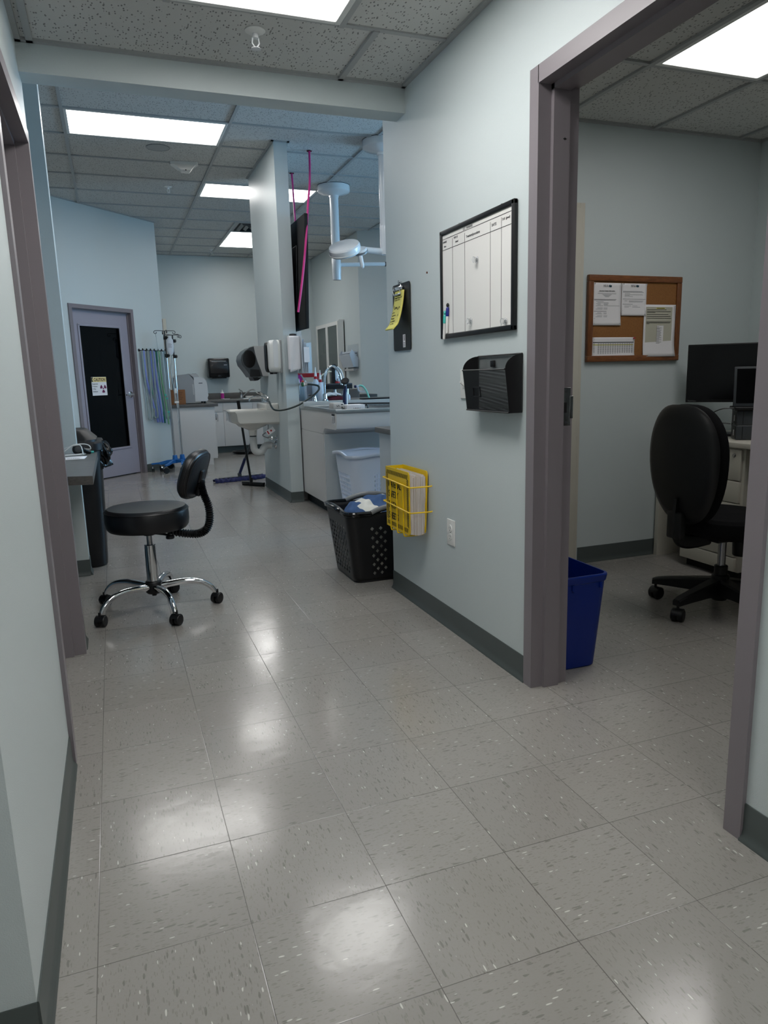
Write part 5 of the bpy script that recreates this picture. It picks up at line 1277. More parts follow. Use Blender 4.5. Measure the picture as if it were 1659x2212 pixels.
# ---- wash basin
sk = thing('wash_basin', 'white porcelain wall-hung wash basin on the narrow wall', 'sink', (XC_, 5.78, .68))
SY0, SY1, SX = 5.555, 6.02, .845
cyS = (SY0+SY1)/2
m = MB()
def bring(x0_, x1_, hw, z, ch):
    return [(x1_, cyS-hw, z), (x1_, cyS+hw, z), (x0_+ch*.8, cyS+hw, z), (x0_+.02, cyS+hw-ch*.6, z), (x0_, cyS+hw-ch*1.1, z), (x0_, cyS-hw+ch*1.1, z), (x0_+.02, cyS-hw+ch*.6, z), (x0_+ch*.8, cyS-hw, z)]
hw = (SY1-SY0)/2; xb = XC_-.0005
m.loft([bring(SX+.09, xb, hw-.03, .708, .05), bring(SX+.03, xb, hw-.004, .728, .06), bring(SX+.012, xb, hw, .750, .06), bring(SX+.004, xb, hw, .815, .06), bring(SX-.014, xb, hw+.008, .838, .06), bring(SX-.012, xb, hw+.006, .845, .06), bring(SX+.010, xb-.12, hw-.022, .845, .05), bring(SX+.03, xb-.13, hw-.04, .80, .05), bring(SX+.09, xb-.16, hw-.10, .735, .04)])
m.put('basin', M['porc'], sk, ang=38)
m = MB(); m.loft([[(1.075+a_*cos(2*pi*k/28), cyS+b_*sin(2*pi*k/28), z) for k in range(28)] for z, a_, b_ in ((.715, .160, .17), (.690, .135, .145), (.667, .080, .09), (.650, .042, .045), (.595, .036, .036))]); m.put('bowl_underside', M['porc'], sk)
m = MB(); m.box(xb-.125, xb, SY0+.002, SY1-.002, .842, .905, .012); m.put('back_ledge', M['porc'], sk)
m = MB(); m.lathe([(.034, .66-.075), (.034, .615)], (1.075, cyS, 0)); m.put('tail_collar', M['black'], sk)
tp = thing('pipe_trap', 'white insulated drain trap curving from the basin to the wall', 'pipe', (1.1, cyS, .42))
m = MB(); m.tube(cat([(1.075, cyS, .583), (1.075, cyS, .50), (1.082, cyS, .455), (1.11, cyS, .428), (1.15, cyS, .435), (1.175, cyS, .47), (1.20, cyS, .492), (1.25, cyS, .492)]), .035, 14); m.put('trap_cover', M['pvc'], tp)
m = MB(); m.tube([(1.245, cyS, .492), (1.29, cyS, .494)], .022, 12); m.lathe_ax([(.024, .0), (.042, .001), (.036, .012), (.024, .016)], (XC_-.0005, cyS, .494), (-1,0,0), 20); m.put('wall_flange', M['chrome'], tp)
sv = thing('supply_valve', 'chrome supply stop valve with a thin riser under the basin', 'valve', (XC_, cyS+.07, .55))
m = MB(); m.lathe_ax([(.025, 0), (.022, .008), (.010, .01), (.010, .055), (.016, .06), (.016, .085)], (XC_-.0005, cyS-.06, .565), (-1,0,0), 16); m.lathe_ax([(.014, 0), (.018, .008), (.004, .012)], (XC_-.045, cyS-.075, .565), (0,-1,0), 12); m.put('stop_valve', M['chrome'], sv)
m = MB(); m.tube(cat([(XC_-.075, cyS-.06, .565), (1.18, cyS-.06, .58), (1.16, cyS-.05, .60), (1.20, cyS-.04, .625), (1.22, cyS-.04, .66), (1.22, cyS-.04, .70)]), .005, 8); m.put('riser', M['dchrome'], sv)
t = thing('hang_tag', 'small white and red paper tag dangling under the basin', 'tag', (1.22, cyS-.1, .63))
m = MB(); m.at(TR((1.225, cyS-.15, .645), (.85,0,.53), (0,1,0), (-.53,0,.85))); m.box(-.05, .035, -.001, .001, -.025, .025); m.put('paper', M['paper'], t, ang=0)
m = MB(); m.at(TR((1.225, cyS-.15, .645), (.85,0,.53), (0,1,0), (-.53,0,.85))); m.box(-.04, -.028, -.0018, -.001, -.018, .018); m.lathe_ax([(.009, 0), (.009, .001)], (0, -.001, 0), (0,-1,0), 14); m.put('print', M['red'], t, ang=0)
fb_ = thing('basin_faucet', 'chrome two-lever faucet with gooseneck on the wash basin ledge', 'faucet', (1.22, cyS, .905))
m = MB(); m.box(1.205, 1.245, cyS-.11, cyS+.11, .905, .925, .008)
m.put('bridge', M['chrome'], fb_)
for s in (-1, 1):
    m = MB(); m.lathe([(.016, .92), (.014, .945), (.017, .955), (.010, .965)], (1.225, cyS+s*.09, 0), 14); m.tube(cat([(1.225, cyS+s*.09, .96), (1.20, cyS+s*.095, .985), (1.165, cyS+s*.10, 1.0+.0), (1.15, cyS+s*.10, 1.012)]), [.006]*19, 8); m.put('lever', M['chrome'], fb_)
m = MB(); m.tube(cat([(1.225, cyS, .92), (1.215, cyS, .955), (1.16, cyS, .968), (1.09, cyS, .962), (1.065, cyS, .945), (1.062, cyS, .925)]), .0095, 10); m.put('spout', M['chrome'], fb_)
hz = thing('rubber_hose', 'dark green rubber hose looping from the basin round the wall end to a valve', 'hose', (1.3, 5.2, .85))
P = cat([(1.205, cyS-.13, .93), (1.18, 5.42, .925), (1.165, 5.25, .885), (1.175, 5.14, .860), (1.25, 5.09, .862), (1.36, 5.08, .893), (1.46, 5.08, .945), (1.535, 5.08, .995), (1.570, 5.08, 1.035), (1.560, 5.085, 1.063), (1.50, 5.09, 1.076), (1.455, 5.10, 1.078)], 8)
m = MB().tube(P, .0085, 10); m.put('hose', mat('dark_green_rubber', (24,40,40), .35), hz)
m = MB(); m.tube([(1.47, 5.10, 1.078), (1.44, 5.11, 1.078)], .014, 12); m.put('end_fitting', M['steel'], hz)
t = thing('gas_outlet', 'green and white quick-connect valve on the side of the narrow wall', 'valve', (1.415, 5.13, 1.078))
m = MB(); m.tube([(1.413, 5.24, 1.07), (1.413, 5.24, 1.07)], .01, 4) if 0 else m.box(1.412, 1.425, 5.21, 5.30, .98, 1.13, .004); m.put('wall_plate', M['steel'], t)
m = MB(); m.lathe_ax([(.02, 0), (.02, .016)], (1.424, 5.235, 1.078), (0,-1,0), 16) if 0 else m.tube([(1.424, 5.235, 1.078), (1.432, 5.15, 1.078)], .010, 10); m.tube([(1.432, 5.165, 1.078), (1.432, 5.115, 1.078)], .018, 14); m.put('valve_body', M['chrome'], t)
m = MB(); m.tube([(1.420, 5.112, 1.078), (1.434, 5.112, 1.078)], .020, 14); m.put('green_collar', mat('valve_green', (16,94,56), .4), t)
m = MB(); m.tube([(1.434, 5.112, 1.078), (1.450, 5.108, 1.078)], .0195, 14); m.put('white_collar', M['white'], t)
m = MB(); m.box(1.418, 1.438, 5.095, 5.12, 1.098, 1.112, .003); m.put('red_tab', mat('red_tab', (206,70,44), .5), t)

# ---- floor squeegee and dust mop leaning by the basin
t = thing('floor_squeegee', 'black push squeegee standing upright behind the wash basin', 'squeegee', (1.14, 6.48, 0))
MB().tube([(1.145, 6.48, .035), (1.105, 6.50, .46), (1.068, 6.52, .905)], [.0125, .0125, .014], 12).put('handle', M['black'], t)
MB().tube([(1.082, 6.513, .74), (1.067, 6.52, .915)], .0175, 12).put('grip', M['blackm'], t)
m = MB().at(RZ((1.165, 6.47, 0), radians(-50))); m.box(-.15, .15, -.018, .018, .018, .045, .006); m.put('head', M['black'], t)
m = MB().at(RZ((1.165, 6.47, 0), radians(-50))); m.box(-.155, .155, -.004, .004, 0, .022); m.put('rubber_blade', M['blackm'], t, ang=0)
m = MB(); m.tube([(1.145, 6.48, .02), (1.145, 6.48, .09)], .018, 10); m.put('socket', M['black'], t)
t = thing('dust_mop', 'navy blue dust mop with a grey handle on the floor by the basin', 'mop', (1.10, 7.05, 0))
MD_ = Matrix.Translation((1.105, 7.0, 0)) @ Matrix.Rotation(radians(14), 4, 'Z')
m = MB().at(MD_); rnd = random.Random(4)
m.surf(lambda u, v: ((u-.5)*.62*(1+.02*sin(40*v)), (.075+.012*sin(u*60)+.008*sin(u*23))*cos(pi*v)*(1-abs(2*u-1)**6*.5), .004+.040*sin(pi*v)+.006*sin(u*70+v*9)*sin(pi*v)), 90, 10); m.put('yarn_head', M['navy'], t, ang=60)
m = MB().at(MD_); m.box(-.25, .25, -.02, .02, .040, .050, .003); m.box(-.02, .02, -.015, .015, .048, .085, .004); m.put('frame', M['dgrey'], t)
m = MB(); m.tube([(1.105, 7.0, .075), (1.175, 6.98, .25)], .016, 10); m.put('swivel', M['navyp'], t)
m = MB(); m.tube([(1.165, 6.985, .22), (1.283, 6.40, 1.02)] if 0 else [(1.165, 6.985, .22), (1.45, 6.90, .90)], .0125, 12); m.put('handle', M['dgrey'], t)
# ================================================================== TREATMENT AREA RIGHT OF THE WALL END
# ---- vertical paper towel roll and clear file pockets on the wall end
t = thing('paper_towel_roll', 'white paper towel roll hanging upright on the wall end', 'paper towel', (1.37, 5.13, 1.19))
MB().lathe([(.050, 1.212), (.052, 1.215), (.052, 1.498), (.050, 1.50)], (1.368, 5.138, 0), 36).put('roll', M['paper'], t)
m = MB(); m.surf(lambda u, v: (1.316+.10*u-.004*v, 5.085-.006*sin(pi*u)-.012*v+.003*sin(9*u+5*v), 1.50-(.315-.03*u)*v), 8, 16); m.put('loose_sheet', M['paper'], t, ang=60, solid=.001)
m = MB(); m.lathe([(.03, 1.50), (.034, 1.508), (.030, 1.518), (.012, 1.522)], (1.368, 5.138, 0)); m.box(1.355, 1.38, 5.14, 5.204, 1.505, 1.515, .002); m.lathe([(.02, 1.20), (.024, 1.205), (.02, 1.21)], (1.368, 5.138, 0)); m.box(1.355, 1.38, 5.14, 5.204, 1.2, 1.208, .002); m.put('holder', M['black'], t)
t = thing('file_pocket', 'clear acrylic file pocket with papers beside the paper towel roll', 'file holder', (1.46, 5.17, 1.18))
m = MB(); m.box(1.414, 1.417, 5.02, 5.20, 1.175, 1.54); m.box(1.414, 1.500, 5.02, 5.023, 1.175, 1.545); m.box(1.497, 1.500, 5.02, 5.20, 1.175, 1.44); m.box(1.414, 1.5, 5.02, 5.2, 1.175, 1.178); m.put('holder', M['clear'], t, ang=0)
m = MB()
for k in range(4): m.box(1.422+.016*k, 1.4235+.016*k, 5.04, 5.19, 1.18, 1.50-.03*k)
m.put('papers', M['paper'], t, ang=0)
m = MB(); m.box(1.43, 1.48, 5.018, 5.020, 1.27, 1.40); m.put('taped_note', M['paper'], t, ang=0)

# ---- wall television
t = thing('television', 'large black flat television on the far side of the narrow wall, seen edge-on', 'television', (1.47, 5.68, 2.03))
m = MB(); A_ = Matrix.Translation((1.470, 5.66, 2.025)) @ Matrix.Rotation(radians(2), 4, 'Y'); m.at(A_); m.box(-.012, .020, -.70, .70, -.47, .47, .005); m.put('panel', M['blackm'], t)
m = MB().at(A_); m.box(.020, .021, -.69, .69, -.46, .46); m.put('screen', M['screen'], t, ang=0)
m = MB().at(A_); m.box(-.030, -.012, -.45, .50, -.30, .25, .01); m.put('back_bulge', M['black'], t)
m = MB(); m.box(1.413, 1.445, 5.45, 5.85, 1.85, 2.15, .004); m.put('wall_bracket', M['black'], t)

# ---- pink cords from the ceiling
PG = 'hot pink cords from the ceiling'
for lb, P in (('nearer hot pink cord running from the ceiling down past the television edge', [(1.658, 5.387, HF-.001), (1.640, 5.33, 2.95), (1.575, 5.12, 2.75), (1.53, 5.02, 2.6), (1.475, 4.955, 2.25), (1.43, 4.955, 1.95), (1.385, 4.97, 1.69)]),
              ('farther hot pink cord disappearing behind the television', [(1.671, 6.127, HF-.001), (1.676, 6.12, 2.85), (1.65, 6.0, 2.65), (1.63, 5.9, 2.45), (1.60, 5.8, 2.2)])):
    t = thing('hanging_cord', lb, 'cord', P[0], 0, PG)
    MB().tube(cat(P, 6), .016, 8, flat=.6).put('strap', M['pink'], t)
    MB().lathe([(.012, 0), (.024, -.003), (.022, -.008), (.012, -.01)], P[0]).put('ceiling_grommet', M['maroon'], t)

# ---- surgical lights
def canopy(par, x, y):
    MB().lathe([(.165, -.0005), (.170, -.006), (.170, -.060), (.160, -.070), (.06, -.095), (.052, -.10), (.05, -.12)], (x, y, HF), 44).put('ceiling_canopy', M['whitem'], par)
    MB().lathe([(.165, .0), (.173, -.001), (.173, -.004)], (x, y, HF), 44).put('gasket', M['dgrey'], par)
l1 = thing('exam_light', 'farther white ceiling-mounted exam light arm with a short horizontal bar', 'exam light', (2.205, 6.5, HF), 0, 'ceiling exam lights')
canopy(l1, 2.205, 6.5)
MB().lathe([(.044, -.95), (.046, -.94), (.046, -.10), (.05, -.098)], (2.205, 6.5, HF)).put('drop_tube', M['whitem'], l1)
MB().lathe([(.045, 2.232), (.048, 2.238), (.048, 2.375), (.045, 2.38)], (2.205, 6.5, 0)).put('swivel_collar', M['whitem'], l1)
MB().tube([(2.24, 6.5, 2.318), (2.60, 6.5, 2.335), (2.90, 6.5, 2.345)], .021, 14).put('arm', M['whitem'], l1)
MB().lathe_ax([(.024, 0), (.024, .03)], (2.76, 6.5, 2.34), (1,0,.03), 14).put('joint', M['black'], l1)
l2 = thing('exam_light', 'nearer white exam light with its round head on a horizontal arm', 'exam light', (2.13, 4.95, HF), 0, 'ceiling exam lights')
canopy(l2, 2.185, 4.95)
MB().lathe([(.044, -.83), (.046, -.82), (.046, -.10), (.05, -.098)], (2.185, 4.95, HF) if 0 else (2.195, 4.95, HF)).put('drop_tube', M['whitem'], l2)
MB().lathe([(.047, -.93), (.049, -.92), (.049, -.70), (.047, -.69)], (2.195, 4.95, HF)).put('swivel_collar', M['whitem'], l2)
m = MB(); m.tube([(2.17, 4.95, 2.205), (2.02, 4.95, 2.215), (1.92, 4.955, 2.23)], [.030, .026, .022], 14); m.put('arm', M['whitem'], l2)
hd = Vector((-.326, -.40, .856)).normalized()      # lamp head axis, tipped towards the camera
hc_ = Vector((1.815, 4.95, 2.225))
m = MB(); m.lathe_ax([(.10, -.050), (.130, -.046), (.138, -.034), (.140, -.030), (.140, .012), (.132, .024), (.10, .030), (.001, .033)], hc_, hd, 44); m.put('lamp_head', M['whitem'], l2)
m = MB(); m.lathe_ax([(.139, -.034), (.143, -.032), (.143, -.026), (.139, -.024)], hc_, hd, 44); m.put('head_ring', M['white'], l2)
m = MB(); m.lathe_ax([(.04, -.032), (.060, -.026), (.064, .0), (.056, .014), (.001, .017)], hc_+Vector((.130, -.03, -.02)), hd, 30); m.put('control_pod', M['whitem'], l2)
m = MB(); m.lathe_ax([(.062, -.02), (.065, -.018), (.065, -.006), (.062, -.004)], hc_+Vector((.132, -.032, -.02)), hd, 30); m.put('button_band', M['grey'], l2)
m = MB(); m.tube([hc_+Vector((.120, -.05, -.045)), hc_+Vector((.130, -.055, -.10)), hc_+Vector((.138, -.06, -.155))], [.020, .018, .017], 14); m.ball(hc_+Vector((.1385, -.06, -.158)), .0165, n=12); m.put('sterile_handle', M['whitem'], l2)

# ---- wet table with stainless tub
wt = thing('wet_table', 'white laminate wet table with stainless tub and deep overhanging apron', 'wet table', (2.2, 4.8, 0))
X0 = 1.425
MB().box(X0, 3.4, 4.455, 5.30, .095, .86).put('cabinet', M['lam'], wt, ang=0)
MB().box(X0+.05, 3.4, 4.52, 5.30, 0, .095).put('toe_kick', M['dark'], wt, ang=0)
MB().box(X0-.004, X0+.0, 4.452, 5.203, .100, .676).put('side_panel', M['lam'], wt, ang=0)
MB().box(X0-.004, X0+.0, 4.452, 5.203, .682, .862).put('side_panel', M['lam'], wt, ang=0)
for xa, xb_ in ((X0-.002, 2.08), (2.084, 2.74), (2.744, 3.4)): 
    d = MB().box(xa, xb_, 4.436, 4.455, .100, .678, .002).put('door', M['lamg'], wt)
m = MB(); prof = [(4.456, .862), (4.062, .862), (4.056, .855), (4.056, .765), (4.066, .742), (4.09, .732), (4.40, .728), (4.43, .715), (4.456, .684)]
m.prism(prof, X0-.004, 3.4, 'x'); m.put('apron', M['lam'], wt, ang=30)
m = MB()   # stainless rim: raised edge round a sunken pan
for a in ((X0-.012, 3.41, 4.045, 4.085), (X0-.012, 3.41, 5.02, 5.05), (X0-.012, X0+.025, 4.085, 5.02)): m.box(a[0], a[1], a[2], a[3], .862, .890, .004)
m.put('steel_rim', M['steel'], wt)
MB().box(X0+.02, 3.4, 4.08, 5.03, .862, .866).put('pan', M['steel'], wt, ang=0)
m = MB()
for k in range(26): m.box(X0+.5+.045*k, X0+.506+.045*k, 4.1, 5.0, .872, .876)
m.put('grate', M['dchrome'], wt, ang=0)
MB().box(X0-.012, 3.4, 5.05, 5.20, .862, .925, .004).put('splash_ledge', M['lamg'], wt)
m = MB(); m.box(X0-.0050, X0-.0038, 4.095, 4.185, .774, .856); m.put('instruction_label', M['paper'], wt, ang=0)
m = MB(); m.box(X0-.0056, X0-.0050, 4.098, 4.183, .838, .854)
for k in range(9): m.box(X0-.0056, X0-.0050, 4.125, 4.18, .780+.006*k, .782+.006*k)
m.box(X0-.0056, X0-.0050, 4.10, 4.112, .785, .835); m.put('label_print', M['ink'], wt, ang=0)
isl = thing('rear_counter', 'dark slate topped counter behind the wet table holding bottles and instruments', 'counter', (2.3, 5.8, 0))
MB().box(1.43, 2.9, 5.33, 6.15, 0, .885).put('cabinet', M['lam'], isl, ang=0)
MB().box(1.42, 2.93, 5.315, 6.17, .885, .915, .003).put('worktop', M['counter'], isl)

# ---- gooseneck faucet, lever and sprayer
t = thing('gooseneck_faucet', 'tall chrome gooseneck faucet rising from the wet table ledge', 'faucet', (1.635, 5.13, .925))
MB().lathe([(.032, .9255), (.030, .935), (.022, .945), (.020, .985), (.014, .99)], (1.635, 5.13, 0)).put('base', M['chrome'], t)
MB().tube(cat([(1.635, 5.13, .98), (1.638, 5.13, 1.10), (1.652, 5.13, 1.175), (1.685, 5.13, 1.22), (1.715, 5.13, 1.234), (1.748, 5.13, 1.220), (1.778, 5.13, 1.175), (1.795, 5.13, 1.10), (1.798, 5.13, 1.065)], 6), .0105, 12).put('spout', M['chrome'], t)
t = thing('faucet_lever', 'dark lever handle left of the gooseneck on the wet table', 'faucet handle', (1.53, 5.12, .925))
MB().lathe([(.022, .9255), (.02, .95), (.014, .965), (.016, .978), (.008, .985)], (1.535, 5.12, 0)).put('stem', M['chrome'], t)
MB().tube([(1.545, 5.12, .978), (1.49, 5.11, .982), (1.475, 5.108, .980)], [.007, .010, .004], 10).put('lever', M['dgrey'], t)
t = thing('shower_sprayer', 'navy handled shower sprayer with a black head standing on the tub rim', 'sprayer', (1.655, 4.6, .89))
MB().tube([(1.658, 4.60, .8915), (1.660, 4.60, .98), (1.672, 4.60, 1.06)], [.017, .016, .011], 14).put('handle', M['navyp'], t)
MB().tube([(1.668, 4.60, 1.04), (1.672, 4.60, 1.085)], .009, 10).put('neck', M['chrome'], t)
m = MB(); m.lathe_ax([(.012, -.02), (.034, -.006), (.036, .004), (.030, .010)], (1.668, 4.60, 1.100), (-.3,-.5,.6), 24); m.put('head', M['black'], t)
t = thing('white_tube', 'slim white bottle standing right behind the navy sprayer handle', 'bottle', (1.69, 4.66, .89)); MB().lathe([(.010, .8915), (.011, .90), (.011, .98), (.006, 1.0), (.006, 1.01)], (1.688, 4.64, 0), 14).put('body', M['white'], t)

# ---- boxes on the tub grate
t = thing('medicine_box', 'small grey-white carton, left of the two boxes on the wet table', 'box', (1.41, 4.25, .89), 0, 'small cartons on the wet table')
def carton(t, x0_, x1_, y0_, y1_, z0_, z1_, mt, marks):
    MB().box(x0_, x1_, y0_, y1_, z0_, z1_, .001).put('carton', mt, t)
    m = MB()
    for xa, xb_, za, zb in marks:
        n_ = max(2, int((xb_-xa)/.008)); 
        m.tube(cat([(xa+(xb_-xa)*k/n_, y0_-.0006, (za if k % 2 else zb)) for k in range(n_+1)], 3), .0016, 5)
    m.put('script_print', M['ink'], t, ang=0)
carton(t, 1.448, 1.535, 4.22, 4.34, .8915, .934, mat('pale_carton', (206,202,198), .6), [(1.472, 1.500, .907, .917)])
MB().box(1.512, 1.527, 4.2190, 4.2198, .897, .904).put('stamp', M['ink'], t, ang=0); MB().box(1.512, 1.527, 4.2190, 4.2198, .917, .925).put('stamp', M['ink'], t, ang=0)
t = thing('medicine_box', 'larger white carton with dark script, right of the two on the wet table', 'box', (1.58, 4.2, .89), 0, 'small cartons on the wet table')
carton(t, 1.540, 1.690, 4.16, 4.30, .8675, .918, M['paper'], [(1.595, 1.650, .880, .894)])
t = thing('metal_clip', 'small dark clamp lying against the right end of the white carton', 'clamp', (1.71, 4.2, .89))
m = MB(); m.torus((1.712, 4.20, .894), .016, .005, (0,1,0), 18, 6); m.tube([(1.70, 4.20, .90), (1.69, 4.2, .925), (1.72, 4.2, .915)], .005, 6); m.put('jaw', M['black'], t)

# ---- things on the rear counter
ZR = .9155
t = thing('plastic_bin', 'frosted plastic storage tub at the left end of the rear counter', 'tub', (1.62, 5.62, ZR))
m = MB(); R = [rr_ring(1.622, 5.62, w_, .26, z, .02) for z, w_ in ((ZR, .160), (ZR+.145, .180), (ZR+.150, .192), (ZR+.150, .172), (ZR+.01, .150))]; m.loft(R); m.put('tub', M['trans'], t)
def spray(label, x, y, z, s=1.0):
    t = thing('spray_bottle', label, 'spray bottle', (x, y, z), 0, 'spray bottles on the rear counter')
    MB().lathe([(.036*s, 0), (.038*s, .006), (.038*s, .10), (.030*s, .135), (.017*s, .17), (.013*s, .18)], (x, y, z)).put('body', M['trans'], t)
    MB().lathe([(.0155*s, .176), (.0165*s, .18), (.0165*s, .20), (.014*s, .202)], (x, y, z)).put('collar', M['red'], t)
    MB().lathe([(.012*s, .20), (.011*s, .225), (.006*s, .25), (.0045*s, .285), (.002*s, .288)], (x, y, z), 16).put('nozzle', M['white'], t)
spray('taller spray bottle with red collar, left of the pair', 1.648, 5.50-.02, .945, 1.0)
spray('shorter spray bottle with red collar, right of the pair', 1.660, 5.36, ZR, .95)
MB().box(1.61, 1.686, 5.44, 5.52, ZR, .9445).put('riser_block', M['black']); o = bpy.data.objects['riser_block']; tag(o, 'low black block under the taller spray bottle', 'block')
t = thing('water_jug', 'square translucent jug just right of the spray bottles', 'jug', (1.73, 5.66, ZR)); MB().rbox(1.722, 5.60, .055, .10, ZR, ZR+.175, .012, .006).put('body', M['trans'], t); MB().lathe([(.014, .175), (.014, .195)], (1.722, 5.6, ZR), 14).put('cap', M['white'], t)
t = thing('sharps_rack', 'red plastic rack with a horizontal bar behind the spray bottles', 'rack', (1.66, 5.85, ZR))
for xa, xb_, za, zb in ((1.560, 1.608, ZR, 1.185), (1.608, 1.80, 1.140, 1.180), (1.752, 1.80, ZR, 1.145)): MB().box(xa, xb_, 5.82, 5.86, za, zb, .004).put('bar', M['red'], t)
t = thing('magenta_pouch', 'magenta pouch hanging on the red rack', 'pouch', (1.60, 5.80, 1.05)); MB().prism([(1.562, 1.055), (1.60, 1.05), (1.59, 1.165), (1.556, 1.165)], 5.79, 5.815, 'y').put('pouch', M['purple'], t)
t = thing('syringe', 'clear syringe with a white tip leaning against the red rack', 'syringe', (1.61, 5.75, 1.0)); MB().tube([(1.578, 5.775, 1.168), (1.612, 5.76, 1.105)], [.006, .009], 10).put('barrel', M['cleart'], t); MB().tube([(1.612, 5.76, 1.105), (1.628, 5.75, 1.075)], [.012, .003], 10).put('tip', M['white'], t)
t = thing('metal_tray', 'small steel tray with instruments beside the frosted tub', 'tray', (1.64, 5.70, 1.05)); m = MB(); m.box(1.56, 1.66, 5.655, 5.76, 1.0665, 1.095, .003); m.put('tray', M['steel'], t)

t = thing('microscope', 'black microscope-like stand with a column and wide stage on the rear counter', 'microscope', (1.95, 5.75, ZR))
MB().box(1.822, 2.07, 5.66, 5.80, 1.020, 1.058, .003).put('stage', M['blackm'], t)
MB().box(1.825, 2.068, 5.655, 5.80, 1.058, 1.074, .003).put('stage_plate', M['dgrey'], t)
MB().box(1.880, 1.905, 5.70, 5.76, 1.07, 1.225, .003).put('column', M['black'], t)
m = MB(); m.box(1.872, 1.915, 5.69, 5.76, 1.225, 1.262, .006); m.tube([(1.915, 5.72, 1.24), (1.93, 5.715, 1.245)], .014, 12); m.put('head', M['black'], t)
m = MB(); m.lathe([(.020, 1.085), (.028, 1.10), (.028, 1.19), (.018, 1.22), (.012, 1.235)], (1.930, 5.715, 0)); m.put('optics_tube', M['chrome'], t)
m = MB(); m.box(1.917, 1.937, 5.684, 5.688, 1.12, 1.19); m.put('white_label', M['paper'], t, ang=0)
m = MB(); m.lathe([(.024, 1.076), (.026, 1.08), (.022, 1.10)], (1.930, 5.715, 0)); m.put('red_ring', M['red'], t)
m = MB(); m.tube(cat([(1.93, 5.70, 1.235), (1.965, 5.70, 1.20), (1.985, 5.70, 1.14), (1.992, 5.70, 1.08)]), .008, 10); m.put('white_hose', M['white'], t)
m = MB(); m.lathe([(.055, 0), (.055, .012), (.02, .03), (.016, .105)], (1.905, 5.73, ZR)); m.lathe([(.035, 0), (.035, .105)], (2.02, 5.73, ZR), 16); m.put('foot', M['dchrome'], t)
t = thing('beige_tubing', 'beige tube arching behind the gooseneck faucet', 'tubing', (1.75, 5.7, ZR)); MB().tube(cat([(1.772, 5.70, ZR+.006), (1.745, 5.70, 1.02), (1.735, 5.70, 1.09), (1.765, 5.70, 1.15), (1.83, 5.70, 1.185), (1.872, 5.71, 1.19)]), .007, 8).put('tube', mat('beige_tube', (200,192,170), .4), t)
t = thing('folded_cloth', 'white cloth folded on a maroon one on the rear counter', 'cloth', (1.80, 5.45, ZR)); m = MB(); m.surf(lambda u, v: (1.70+.19*u, 5.40+.13*v, ZR+.052+.022*max(0, sin(pi*u))**.5*max(0, sin(pi*v))**.5+.003*sin(20*u)), 20, 8); m.put('cloth', M['cloth'], t, ang=60, solid=.006)
t = thing('folded_cloth', 'maroon cloth folded under the white one on the rear counter', 'cloth', (1.83, 5.45, ZR)); m = MB(); m.surf(lambda u, v: (1.735+.20*u, 5.37+.17*v, ZR+.006+.036*max(0, sin(pi*u))**.4*max(0, sin(pi*v))**.4), 16, 8); m.put('cloth', M['maroon'], t, ang=60, solid=.006)
t = thing('scissors', 'steel scissors with purple-grey grips lying on the maroon cloth', 'scissors', (1.88, 5.36, ZR)); m = MB(); m.torus((1.875, 5.38, .985), .013, .003, (0,1,.3)); m.torus((1.898, 5.38, .975), .013, .003, (0,1,.3)); m.put('grip', M['grey'], t); m = MB(); m.tube([(1.87, 5.38, .975), (1.93, 5.36, .955)], [.004, .001], 6); m.put('blade', M['steel'], t)
t = thing('glass_jar', 'small clear glass jar at the edge of the maroon cloth', 'jar', (1.90, 5.36, ZR)); MB().lathe([(.018, 0), (.019, .004), (.019, .04), (.014, .05), (.015, .056)], (1.925, 5.345, ZR), 18).put('jar', M['trans'], t)
t = thing('detergent_jug', 'white jug lying on its side with a navy cap and mint hose', 'jug', (2.06, 5.45, ZR))
m = MB(); m.tube([(2.012, 5.42, 1.042), (2.03, 5.42, 1.040)], .013, 14); m.put('cap', M['navyp'], t)
m = MB(); m.tube(cat([(2.03, 5.42, 1.040), (2.055, 5.42, 1.048), (2.085, 5.42, 1.046), (2.11, 5.42, 1.03), (2.13, 5.42, 1.0)]), [.010]*25, 12); m.tube(cat([(2.045, 5.42, 1.040), (2.05, 5.42, 1.012), (2.065, 5.42, .995), (2.10, 5.42, .992), (2.12, 5.42, 1.005)]), .008, 10); m.put('handle', M['trans'], t)
m = MB(); m.tube(cat([(2.06, 5.415, 1.052), (2.095, 5.41, 1.042), (2.125, 5.40, 1.0), (2.142, 5.39, .95), (2.146, 5.38, .925)]), .009, 12); m.put('mint_tube', M['mint'], t)
t = thing('tub_lid', 'flat black tray lying across the wet table splash ledge', 'tray', (2.4, 5.12, .925)); MB().box(1.98, 2.75, 5.07, 5.18, .9255, .9375, .004).put('tray', M['blackm'], t)
t = thing('steel_rod', 'long dark rod lying across the wet table pan', 'rod', (2.1, 4.6, .89)); MB().tube([(1.72, 4.98, .899), (2.75, 4.30, .899)], .008, 10).put('rod', M['dgrey'], t)
